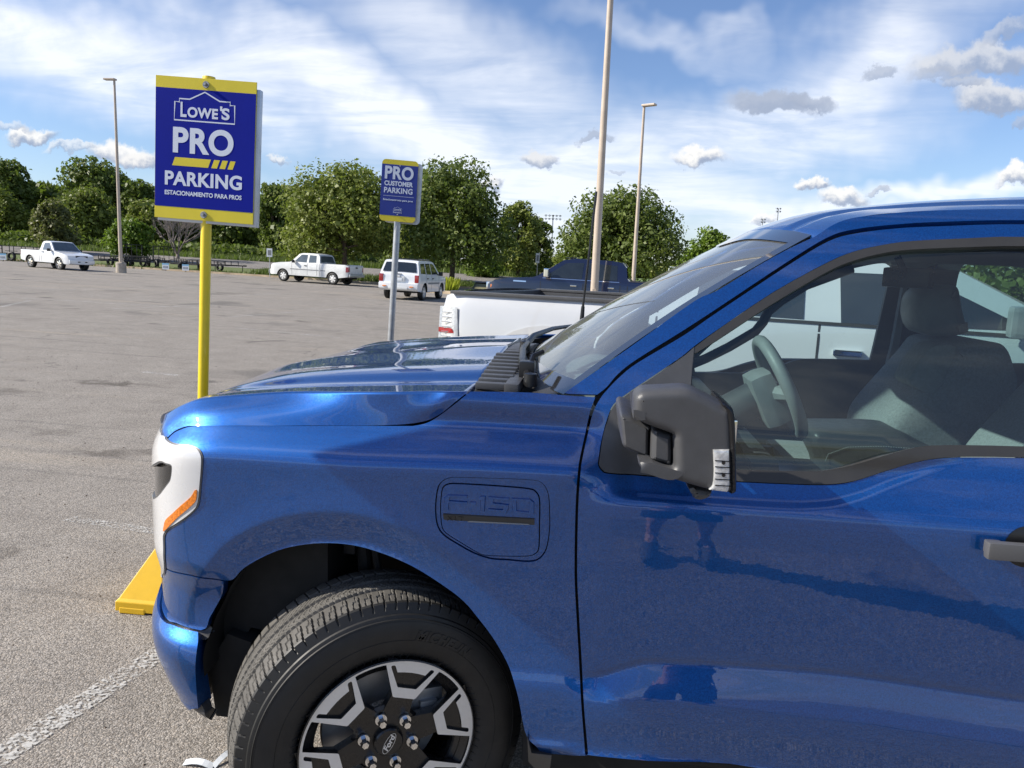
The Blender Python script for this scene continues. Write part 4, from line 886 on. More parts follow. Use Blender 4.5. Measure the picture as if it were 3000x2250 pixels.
# seats
def seat(dy, nm='seat'):
    s = empty(nm, (0, 0, 0)); s.parent = cab; Y0 = 3.28
    if dy: s.location = (.12, 0, 0)
    B = mir(Z(*Z9, [(1555, 690), (1600, 650), (1700, 635), (1860, 640), (1930, 680), (1970, 780), (1990, 900), (1900, 1100), (1700, 1400), (1500, 1700), (1250, 1760), (1080, 1700), (1090, 1500), (1150, 1240), (1200, 1100), (1400, 870), (1500, 760)]), Y0)
    B = cr(B, 4, True)
    pil = []
    def pl(poly, y0, y1, r, m, name):
        V = []; Fc = []; n = len(poly); secs = [(y0, r), (y0+r*.3, r*.3), (y0+r, 0), (y1-r, 0), (y1-r*.3, r*.3), (y1, r)]
        for Y, d in secs: V += [(a, Y+dy, b) for a, b in inset(poly, d)]
        for k in range(5): Fc += [(k*n+i, k*n+(i+1) % n, (k+1)*n+(i+1) % n, (k+1)*n+i) for i in range(n)]
        for Y, d in (secs[0], secs[-1]):
            v, f = fill(inset(poly, d), [], (.08, .08)); o = len(V); V += [(p[0], Y+dy, p[1]) for p in v]; Fc += [tuple(q+o) for q in f]
        ob = mesh(name, V, Fc, m, s, True, None, True); ob.data.transform(Matrix.Translation((s.location[0], 0, 0))); bm = bmesh.new(); bm.from_mesh(ob.data); bmesh.ops.remove_doubles(bm, verts=bm.verts, dist=1e-4); bmesh.ops.recalc_face_normals(bm, faces=bm.faces[:]); bm.to_mesh(ob.data); bm.free(); return ob
    pl(B, Y0-.25, Y0+.24, .05, 'fabric', 'backrest')
    Pn = cr(mir(Z(*Z9, [(1545, 790), (1600, 720), (1760, 740), (1720, 860), (1640, 990), (1560, 970), (1475, 940)]), Y0-.25), 3, True)
    pl(cr(mir(Z(*Z9, [(1570, 740), (1640, 690), (1770, 700), (1720, 850), (1625, 1000), (1475, 940), (1490, 860)]), Y0-.252), 3, True), Y0-.256, Y0-.10, .004, 'fabric_light', 'backrest_insert')
    H = cr(mir(Z(*Z9, [(1600, 330), (1690, 300), (1780, 300), (1825, 330), (1845, 450), (1880, 590), (1860, 620), (1740, 640), (1640, 630), (1570, 590), (1540, 500), (1550, 400)]), Y0-.12), 4, True)
    pl(H, Y0-.12, Y0+.13, .05, 'cabin_grey', 'headrest')
    c = mir(Z(*Z9, [(1250, 1600)]), Y0)[0]
    MB().box(c[0]-.42, c[0]+.12, Y0-.25+dy, Y0+.24+dy, .78, .98, .05).build('seat_cushion', 'fabric', s, 'auto', True)
    return s
seat(0.); seat(-.80)
b0 = [wp(*Z(*Z9, [q])[0], 3.40) for q in [(1590, 640), (1450, 800), (1340, 930), (1250, 1070)]]
mb = MB()
for a, b in zip(b0[:-1], b0[1:]): mb.add([(a[0]-.02, a[1], a[2]), (a[0]+.022, a[1], a[2]+.01), (b[0]+.022, b[1], b[2]+.01), (b[0]-.02, b[1], b[2])], [(0, 1, 2, 3)])
mb.build('seat_belt', 'smooth_black', cab, False, True)
# console
CN = cr(mir(Z(*Z9, [(830, 1290), (850, 1245), (960, 1235), (1370, 1245), (1480, 1290), (1640, 1370), (1620, 1480), (1500, 1700), (1000, 1700), (920, 1480), (850, 1340)]), 2.80), 4, True)
def prismY(name, poly, y0, y1, r, m, parent):
    V = []; Fc = []; n = len(poly); secs = [(y0, r), (y0+r*.3, r*.3), (y0+r, 0), (y1-r, 0), (y1-r*.3, r*.3), (y1, r)]
    for Y, d in secs: V += [(a, Y, b) for a, b in inset(poly, d)]
    for k in range(5): Fc += [(k*n+i, k*n+(i+1) % n, (k+1)*n+(i+1) % n, (k+1)*n+i) for i in range(n)]
    for Y, d in (secs[0], secs[-1]):
        v, f = fill(inset(poly, d), [], (.08, .08)); o = len(V); V += [(p[0], Y, p[1]) for p in v]; Fc += [tuple(q+o) for q in f]
    ob = mesh(name, V, Fc, m, parent, True, None, True); bm = bmesh.new(); bm.from_mesh(ob.data); bmesh.ops.remove_doubles(bm, verts=bm.verts, dist=1e-4); bmesh.ops.recalc_face_normals(bm, faces=bm.faces[:]); bm.to_mesh(ob.data); bm.free(); return ob
ar = prismY('armrest', CN, 2.76, 3.03, .02, 'vinyl', cab)
st = mir(Z(*Z9, [(925, 1440), (945, 1395), (1070, 1350), (1300, 1345), (1530, 1362)]), 2.755); mb = MB()
for (a, b), (c, d) in zip(st[:-1], st[1:]):
    k = 14
    for i in range(k): 
        t = i/k; p = (a+(c-a)*t, b+(d-b)*t); q = (a+(c-a)*(t+.5/k), b+(d-b)*(t+.5/k)); mb.tube([(p[0], 2.7575, p[1]), (q[0], 2.7575, q[1])], .0012, 4)
mb.build('stitching', 'headliner', ar, False, True)
c = mir(Z(*Z9, [(500, 1440), (820, 1490)]), 2.85)
mb = MB(); mb.box(c[0, 0]-.12, c[1, 0]+.06, 2.76, 3.03, .90, c[1, 1], .02); mb.build('centre_console', 'smooth_black', cab, 'auto', True)
g = mir(Z(*Z9, [(550, 1470), (540, 1340)]), 2.85); MB().tube([(g[0, 0], 2.85, g[0, 1]-.02), (g[1, 0], 2.85, g[1, 1]-.02), (g[1, 0], 2.85, g[1, 1])], [.03, .03, .024], 14).build('gear_lever', 'vinyl', cab, 'auto', True)
# interior mirror
rm = onY(1960*1.3562, 600*1.3562, 2.80); mb = MB(); mb.box(-.012, .012, -.115, .115, -.035, .035, .010, 0, Matrix.Rotation(rad(18), 4, 'Z'), Vector(rm))
rmo = mb.build('interior_mirror', 'smooth_black', cab, 'auto', True)
mb = MB(); mb.box(.0125, .014, -.105, .105, -.028, .028, 0, 0, Matrix.Rotation(rad(18), 4, 'Z'), Vector(rm)); mb.build('reflector_glass', 'chrome', rmo, False, True)
MB().tube([Vector(rm), Vector(rm)+Vector((-.04, 0, .07))], .012, 8).build('mirror_stalk', 'smooth_black', rmo, 'auto', True)
for yy in (2.48, 3.29):
    MB().box(.60, .80, yy-.17, yy+.17, 1.765, 1.782, .006).build('sun_visor', 'headliner', cab, 'auto', True)
# ------------------------------------------------------------------ ground, kerbs, road
def asphalt(name, a, b, near=True, dusty=(.36, .30, .22)):
    m = bpy.data.materials.new(name); m.use_nodes = True; t = NT(m.node_tree); p = t.n['Principled BSDF']
    tc = t.new('ShaderNodeTexCoord').outputs['Object']
    big = t.noise(tc, .35, 5, .6); mid = t.noise(tc, 2.2, 5, .65, .4); streak = t.noise(t.mapping(tc, rot=(0, 0, rad(-8)), sc=(.10, 1.1, 1)), 1.3, 5, .6)
    c = t.mix(t.rng(mid, .3, .7), (*a, 1), (*b, 1))
    c = t.mix(t.math('MULTIPLY', t.rng(streak, .54, .68, 0, 1, True), .55), c, (.47, .41, .33, 1))
    c = t.mix(t.math('MULTIPLY', t.rng(big, .55, .68, 0, 1, True), .60), c, (.14, .132, .122, 1))
    trk = t.noise(t.mapping(tc, rot=(0, 0, rad(12)), sc=(.06, 2.2, 1)), 1.6, 4, .6); c = t.mix(t.math('MULTIPLY', t.rng(trk, .57, .66, 0, 1, True), .35), c, (.16, .15, .14, 1))
    oil = t.noise(tc, .9, 3, .5, .6); c = t.mix(t.math('MULTIPLY', t.rng(oil, .66, .74, 0, 1, True), .55), c, (.05, .045, .042, 1))
    for sx, sy, a_, b_, k_ in STAINS:          # old oil and tar stains where cars have stood
        q = t.vm('ADD', tc, t.vm('MULTIPLY', t.vm('SUBTRACT', t.noise(tc, 3.5, 5, .65, 0, 1), (.5, .5, .5)), (.9, .9, 0)))
        m_ = t.mapping(q, loc=(sx, sy, 0), rot=(0, 0, rad(6)), sc=(a_, b_, 50.), typ='TEXTURE')
        c = t.mix(t.math('MULTIPLY', t.rng(t.vm('LENGTH', m_), 1.1, .1, 0, 1, True), k_), c, (.10, .085, .07, 1))
    v = t.new('ShaderNodeTexVoronoi'); t.put(v, 'Vector', t.vm('ADD', tc, t.vm('MULTIPLY', t.noise(tc, 60., 2, .5, 0, 1), (.01, .01, .01)))); t.put(v, 'Scale', 150.)
    sp = t.new('ShaderNodeSeparateXYZ'); t.put(sp, 0, v.outputs['Color'])
    st = t.rng(sp.outputs[0], 0, 1, .58, 1.44); edge = t.rng(v.outputs['Distance'], .10, .62, 1.10, .58)
    g = t.math('MULTIPLY', st, edge); cmb = t.new('ShaderNodeCombineXYZ')
    for i in range(3): t.put(cmb, i, g)
    tint = t.mix(t.rng(sp.outputs[1], .55, 1., 0, .35), (1, 1, 1, 1), (1.12, .98, .82, 1))
    c = t.mix(1., c, cmb.outputs[0], 'MULTIPLY'); c = t.mix(1., c, tint, 'MULTIPLY')
    # hairline cracks
    cv = t.new('ShaderNodeTexVoronoi', feature='DISTANCE_TO_EDGE'); t.put(cv, 'Vector', t.vm('ADD', tc, t.vm('MULTIPLY', t.noise(tc, 1.1, 4, .6, 0, 1), (1.6, 1.6, 0)))); t.put(cv, 'Scale', .16)
    cr_ = t.math('MULTIPLY', t.rng(cv.outputs['Distance'], .0006, .0026, .55, 0.), t.rng(t.noise(tc, .5, 3), .45, .6)); c = t.mix(cr_, c, (.035, .032, .03, 1))
    t.put(p, 'Base Color', c); t.put(p, 'Roughness', .88); t.put(p, 'Specular IOR Level', .3)
    b_ = t.new('ShaderNodeBump'); b_.inputs['Strength'].default_value = .8; b_.inputs['Distance'].default_value = .0035
    t.put(b_, 'Height', t.math('SUBTRACT', t.math('MULTIPLY', t.noise(tc, 25., 3), .7), v.outputs['Distance'])); t.put(p, 'Normal', b_.outputs[0])
    return m
def dirt(name, a, b, sc=.6):
    m = bpy.data.materials.new(name); m.use_nodes = True; t = NT(m.node_tree); p = t.n['Principled BSDF']
    tc = t.new('ShaderNodeTexCoord').outputs['Object']
    c = t.mix(t.rng(t.noise(tc, sc, 6, .7), .35, .65), (*a, 1), (*b, 1)); c = t.mix(t.math('MULTIPLY', t.rng(t.noise(tc, sc*14, 5, .7), .3, .7), .5), c, tuple(.6*x for x in a)+(1,))
    t.put(p, 'Base Color', c); t.put(p, 'Roughness', .95)
    b_ = t.new('ShaderNodeBump'); b_.inputs['Strength'].default_value = .8; b_.inputs['Distance'].default_value = .05; t.put(b_, 'Height', t.noise(tc, 12., 5, .7)); t.put(p, 'Normal', b_.outputs[0])
    return m
STAINS = []
for X_, Y_, a_, b_, k_ in ((340, 1140, .75, .22, .75), (290, 1345, .42, .16, .6), (440, 1335, .3, .12, .55), (20, 1170, .5, .2, .5), (590, 940, .6, .2, .4), (220, 925, .5, .2, .5), (1080, 905, 1.2, .4, .35), (40, 1640, .22, .10, .5), (700, 870, 1.6, .5, .35), (150, 1280, .5, .15, .3)):
    d_ = ray(X_, Y_); p_ = CC-d_*CAMH/d_[2]; STAINS.append((p_[0], p_[1], a_, b_, k_))
M['lot'] = asphalt('parking_lot_asphalt', (.305, .278, .246), (.39, .358, .318))
M['road'] = asphalt('road_asphalt', (.26, .24, .22), (.32, .30, .275))
M['turf'] = dirt('short_grass', (.085, .12, .03), (.16, .19, .06)); M['dry'] = dirt('dry_grass', (.20, .19, .09), (.30, .26, .15)); M['field'] = dirt('sports_field', (.12, .19, .045), (.16, .23, .07), .3)
M['soil'] = dirt('sandy_soil', (.30, .23, .15), (.40, .32, .22))
def sheet(name, u0, u1, v0, v1, lift, m, nu=24, nv=8, kind='structure', wob=0.):
    rows = []
    for j in range(nv+1):
        row = []
        for i in range(nu+1):
            u = u0+(u1-u0)*i/nu; v = v0+(v1-v0)*j/nv
            if wob and j in (0, nv): v += wob*math.sin(i*1.7+j)+wob*.6*math.sin(i*.63)
            x, y = uv(u, v); row.append((x, y, float(ground(x, y))+lift))
        rows.append(row)
    V = [p for r in rows for p in r]; n = nu+1
    Fc = [(j*n+i, j*n+i+1, (j+1)*n+i+1, (j+1)*n+i) for j in range(nv) for i in range(nu)]
    return tag(mesh(name, V, Fc, m), kind=kind)
xs = np.r_[-3000, -1200, -500, -200, -100, np.arange(-70, 46, 5), 60, 100, 200, 500, 1200, 3000]; ys = np.r_[-2500, -900, -300, -100, -50, np.arange(-20, 91, 5), 110, 160, 300, 700, 1500, 3500]
V = [(x, y, float(ground(x, y))-.12) for y in ys for x in xs]; n = len(xs)
tag(mesh('ground', V, [(j*n+i, j*n+i+1, (j+1)*n+i+1, (j+1)*n+i) for j in range(len(ys)-1) for i in range(n-1)], 'dry'), kind='structure')
sheet('parking_lot', -62, 46, -40, 60, 0., 'lot', 30, 30)
sheet('grass_verge', -60, -3.5, 60.3, 67.9, .004, 'turf', 40, 3, wob=.25)
sheet('grass_verge', -3.5, 60, 50, 56, .010, 'turf', 40, 3, wob=.2)
sheet('road', -140, 140, 68, 77, .006, 'road', 60, 6)
sheet('grass_bank', -140, 10, 77.5, 100, .008, 'turf', 30, 4, wob=.4)
sheet('sports_field', 12, 70, 92, 165, .008, 'field', 10, 10)
sheet('path', 5, 90, 83, 90, .010, 'concrete', 20, 2)
def kerb(u0, v0, u1, v1, h=.13, w_=.28, name='kerb'):
    n = 18; rows = [[], [], [], []]
    for i in range(n+1):
        t = i/n; u = u0+(u1-u0)*t; v = v0+(v1-v0)*t+.12*math.sin(t*9); 
        for k, (dv, z) in enumerate(((0, 0), (.02, h), (w_, h), (w_+.02, 0))):
            x, y = uv(u, v+dv); rows[k].append((x, y, float(ground(x, y))+z))
    V = [p for r in rows for p in r]; m_ = n+1
    return tag(mesh(name, V, [(k*m_+i, k*m_+i+1, (k+1)*m_+i+1, (k+1)*m_+i) for k in range(3) for i in range(n)], 'kerb'), kind='structure')
kerb(-24, 58.2, -9.0, 57.0); kerb(-60, 60.2, -24, 58.2); kerb(-9, 57, -3.5, 59.5); kerb(-3.5, 49.8, 50, 49.3); kerb(-7.2, 46.3, 2.5, 44.2, .13, 1.6)
# worn paint lines: sheets whose paint has flaked away
def wornpaint(name, lo):
    m = bpy.data.materials.new(name); m.use_nodes = True; t = NT(m.node_tree); p = t.n['Principled BSDF']
    tc = t.new('ShaderNodeTexCoord').outputs['Object']; t.put(p, 'Base Color', (.55, .54, .51, 1)); t.put(p, 'Roughness', .8)
    v = t.new('ShaderNodeTexVoronoi'); t.put(v, 'Vector', tc); t.put(v, 'Scale', 105.); sp = t.new('ShaderNodeSeparateXYZ'); t.put(sp, 0, v.outputs['Color'])
    a = t.math('ADD', t.math('MULTIPLY', t.noise(tc, 3.0, 4, .7), .9), t.math('MULTIPLY', sp.outputs[0], .55)); t.put(p, 'Alpha', t.math('MULTIPLY', t.rng(a, lo-.06, lo+.22), .85))
    return m
M['line'] = wornpaint('worn_white_line_paint', .69); M['line_faint'] = wornpaint('very_worn_line_paint', .74)
def line(P, Q, w_=.10, m='line', lift=.004):
    P = np.array(P, float); Q = np.array(Q, float); d = (Q-P)/np.linalg.norm(Q-P); n = np.array([-d[1], d[0]])*w_/2; k = max(2, int(np.linalg.norm(Q-P)/2)); V = []
    for i in range(k+1):
        c = P+(Q-P)*i/k
        for s in (-1, 1): q = c+n*s; V.append((q[0], q[1], float(ground(*q))+lift))
    return tag(mesh('parking_line', V, [(2*i, 2*i+1, 2*i+3, 2*i+2) for i in range(k)], m), kind='structure')
def gp(x, y):                                 # photograph pixel -> point on the lot
    d = ray(x, y); t = 1.
    for _ in range(30): p = CC+d*t; t += -(p[2]-float(ground(p[0], p[1])))/d[2]
    return (CC+d*t)[:2]
line(gp(-80, 2270), gp(520, 1880), .11); line(gp(200, 1520), gp(470, 1560), .09, 'line_faint')
for a, b in [((0, 870), (620, 905)), ((140, 850), (600, 842)), ((0, 838), (260, 850)), ((330, 905), (620, 893)), ((740, 845), (1000, 833)), ((680, 960), (1000, 990)), ((420, 1090), (520, 1100)), ((0, 900), (90, 880)), ((900, 905), (1300, 915)), ((650, 930), (1000, 905)), ((120, 805), (360, 812)), ((40, 822), (300, 815)), ((760, 870), (1120, 880)), ((660, 868), (820, 860)), ((1370, 840), (1440, 825)), ((430, 800), (620, 815))]:
    line(gp(*a), gp(*b), .12, 'line_faint' if (a[0] % 3) else 'line')
# ------------------------------------------------------------------ signs
def board_text(mb, s, size, cx, cz, off=0., w_=None, sp=1., sx=1.):
    V, F = text_mesh(s, size, off, .0006, 0, 'CENTER', sp)
    if not len(V): return
    V = V.copy(); wd = V[:, 0].max()-V[:, 0].min(); k = (w_/wd if w_ else 1.)
    V[:, 0] = (V[:, 0]-(V[:, 0].max()+V[:, 0].min())/2)*k+cx; zz = V[:, 1]-V[:, 1].min(); hh = zz.max(); V[:, 1] = zz*(size/hh)+cz
    mb.add(np.c_[V[:, 0], -.0012-V[:, 2], V[:, 1]], F)
def flat(mb, poly, d=-.0014): mb.add([(a, d, b) for a, b in poly], [tuple(range(len(poly)))])
def house_logo(mb, cx, cz, s):               # outlined gable emblem with the name inside, s = width
    O = [(-.5, 0), (.5, 0), (.5, .30), (.42, .30), (.42, .355), (.25, .355), (0, .48), (-.25, .355), (-.42, .355), (-.42, .30), (-.5, .30)]
    I = inset(np.array(O), .021)
    O = [(cx+a*s, cz+b*s) for a, b in O]; I = [(cx+a*s, cz+b*s) for a, b in I]; n = len(O)
    mb.add([(a, -.0014, b) for a, b in O+I], [(i, (i+1) % n, n+(i+1) % n, n+i) for i in range(n)])
    board_text(mb, 'L', .235*s, cx-.345*s, cz+.062*s, .006*s, .10*s)
    board_text(mb, 'OWE', .165*s, cx-.03*s, cz+.062*s, .006*s, .50*s, 1.08)
    board_text(mb, 'S', .185*s, cx+.345*s, cz+.062*s, .006*s, .13*s); flat(mb, [(cx+.255*s, cz+.20*s), (cx+.285*s, cz+.20*s), (cx+.29*s, cz+.27*s), (cx+.25*s, cz+.27*s)])
def frame_sign(t, O, tilt, yaw):
    t.rotation_euler = (0, tilt, yaw)
def make_big_sign(loc, yaw, tilt, label, group=None, z0=1.62):
    t = empty('parking_sign', loc, 0, label, 'sign', group); t.rotation_euler = (0, tilt, yaw)
    W_, Hh = .470, .640
    b = MB().box(-W_/2, W_/2, 0, .006, z0, z0+Hh, .001).build('sign_face', 'sign_yellow', t)
    MB().box(-W_/2+.012, W_/2+.014, .007, .045, z0-.012, z0+Hh-.03, .003).build('sign_box', 'alu', t, 'auto')
    mb = MB(); y0, y1 = z0+.054, z0+Hh-.052; flat(mb, [(-W_/2+.001, y0), (W_/2-.001, y0), (W_/2-.001, y1), (-W_/2+.001, y1)], -.0008); mb.build('blue_panel', 'sign_blue', b)
    mb = MB(); c = -.004
    house_logo(mb, c, z0+.445, .285)
    board_text(mb, 'PRO', .118, c-.004, z0+.300, .0042, .285, 1.06)
    board_text(mb, 'PARKING', .066, c, z0+.152, .0022, .365, 1.05)
    board_text(mb, 'ESTACIONAMIENTO PARA PROS', .021, c, z0+.108, .0006, .365)
    mb.build('lettering', 'sign_white', b)
    mb = MB(); sl_ = .010
    for x0, x1 in ((-.150, .020), (.035, .062), (.074, .100), (.112, .136)): flat(mb, [(x0-sl_*.3, z0+.243), (x1-sl_*.3, z0+.243), (x1+sl_, z0+.281), (x0+sl_, z0+.281)])
    mb.build('yellow_bars', 'sign_yellow', b)
    for z in (z0+.027, z0+Hh-.027):
        k = MB().lathe([(-.002, 0.), (-.005, .014), (-.001, .016)], 'y', (0, 0, z), 24).lathe([(-.018, 0), (-.018, .006), (-.004, .008)], 'y', (0, 0, z), 6).build('bolt', 'steel', b)
    MB().tube([(0, .030, .10), (0, .030, z0+Hh+.006)], .0245, 24).lathe([(0, .0), (.0, .028), (-.012, .030), (-.03, .030)], 'z', (0, .030, z0+Hh+.014), 24).build('post', 'yellow', t, 'auto')
    A = .285; B = .045; yo = -.04
    prof = [(A, .012), (A, .055), (A-.012, .068), (B+.02, .46), (B, .48), (B-.01, .48)]
    V = []; Fc = []
    for k, (r, z) in enumerate(prof): V += [(-r+.045, yo-r, z), (r+.045, yo-r, z), (r+.045, yo+r, z), (-r+.045, yo+r, z)]
    for k in range(len(prof)-1): Fc += [(k*4+i, k*4+(i+1) % 4, (k+1)*4+(i+1) % 4, (k+1)*4+i) for i in range(4)]
    ob = MB().add(V, Fc).box(-A+.065, -A+.185, yo-A-.002, yo-A+.05, 0, .03, .004).box(A-.095, A+.025, yo-A-.002, yo-A+.05, 0, .03, .004).box(-A+.065, -A+.185, yo+A-.05, yo+A+.002, 0, .03, .004).build('sign_base', 'yellow_plastic', t)
    md = ob.modifiers.new('bevel', 'BEVEL'); md.width = .008; md.segments = 2; md.limit_method = 'ANGLE'
    return t
def at_px(px, py, depth):                     # disp pixels
    d = ray(px*1.3562, py*1.3562); d = d/(d @ fw); return CC+d*depth
P = at_px(442, 880, 3.75)
make_big_sign((P[0]-.062, P[1], float(ground(P[0], P[1]))), rad(6-2), rad(2.3), 'tall yellow-framed blue sign reading PRO PARKING on a yellow post beyond the blue hood', z0=1.832)
make_big_sign((-1.91, 1.36, 0), rad(90), 0., 'added unseen sign left of the blue truck nose, guessed caster of the fender shadow', z0=2.09)  # added out of frame to cast the shadow on the fender
def make_small_sign():
    P = at_px(843, 755, 5.2); z = float(ground(P[0], P[1])); T = at_px(862, 478, 5.2)
    t = empty('parking_sign', (P[0]-.05, P[1], z), 0, 'small blue sign reading PRO CUSTOMER PARKING on a grey steel post behind the hood', 'sign')
    tl = math.atan2((T-P) @ r0, T[2]-P[2])+rad(.7); t.rotation_euler = (0, tl, rad(6+3))
    sc_ = .867; t.scale = (sc_, sc_, sc_); zt = (T[2]-z)/math.cos(tl)/sc_; W_, Hh = .272, .455; z0 = zt-.01
    def rr(w_, h, r, n=6):
        o = []
        for cx_, cz_, a in ((w_/2-r, h-r, 0), (-w_/2+r, h-r, 90), (-w_/2+r, r, 180), (w_/2-r, r, 270)):
            o += [(cx_+r*math.cos(rad(a+90*i/n)), cz_+r*math.sin(rad(a+90*i/n))) for i in range(n+1)]
        return o
    f = lambda a, b, d: (a, d, b+z0)
    b = MB().prism(rr(W_, Hh, .03), 0, .003, f).build('sign_face', 'sign_yellow', t)
    MB().prism([(a+.030, c-.010) for a, c in rr(W_, Hh, .03)], .052, .056, f).build('sign_back', 'alu', t)
    mb = MB(); flat(mb, [(-W_/2, z0+.042), (W_/2, z0+.042), (W_/2, z0+Hh-.036), (-W_/2, z0+Hh-.036)], -.0008); mb.build('blue_panel', 'sign_purple', b)
    mb = MB(); board_text(mb, 'PRO', .098, -.004, z0+.310, .0034, .215, 1.05); board_text(mb, 'CUSTOMER', .036, -.004, z0+.262, .0014, .215); board_text(mb, 'PARKING', .042, -.004, z0+.208, .0012, .215, 1.05)
    flat(mb, [(-.115, z0+.186), (.115, z0+.186), (.115, z0+.188), (-.115, z0+.188)]); board_text(mb, 'Estacionamiento para pros', .018, -.002, z0+.148, .0005, .225)
    house_logo(mb, -.002, z0+.078, .066); board_text(mb, 'ProServices', .010, -.002, z0+.062, .0003, .064)
    mb.build('lettering', 'sign_white', b)
    for zz in (z0+.052, z0+Hh-.042): MB().lathe([(-.005, 0), (-.004, .005), (0, .006)], 'y', (0, 0, zz), 12).build('bolt', 'steel', b)
    MB().tube([(0, .027, -.1), (0, .027, z0+Hh-.03)], .0245, 20).build('post', 'steel', t, 'auto')
make_small_sign()
# ------------------------------------------------------------------ lamp posts
def lamp_post(px, depth, r, h, label, head='shoebox', yaw=0.):
    p = place(px, depth); t = empty('lamp_post', p, yaw, label, 'lamp post', 'parking lot lamp posts')
    MB().tube([(0, 0, .0), (0, 0, h*.5), (0, 0, h)], [r, r*.78, r*.55], 20).build('pole', 'lamp_pole', t, 'auto')
    MB().lathe([(-.3, 0), (-.3, .30), (.58, .30), (.62, .27), (.62, 0)], 'z', (0, 0, 0), 28).build('concrete_base', 'concrete', t, 'auto')
    MB().box(-r*1.5, r*1.5, -r*1.5, r*1.5, .62, .66, .01).box(-.05, .05, -r-.012, -r+.01, 1.05, 1.3, .004).build('base_plate', 'lamp_pole', t)
    MB().box(-.62, .08, -.16, .16, h-.05, h+.05, .03).build('lamp_head', 'lamp_pole', t)
    return t
lamp_post(262, 47.5, .115, 11.4, 'thin beige lamp post on a round concrete base beside the small white pickup')
lamp_post(1286, 20.5, .110, 13., 'tall beige lamp post rising out of the top of the photo')
lamp_post(1369, 39.5, .115, 10.1, 'beige lamp post with its lamp in view, before the big round tree', yaw=rad(150))
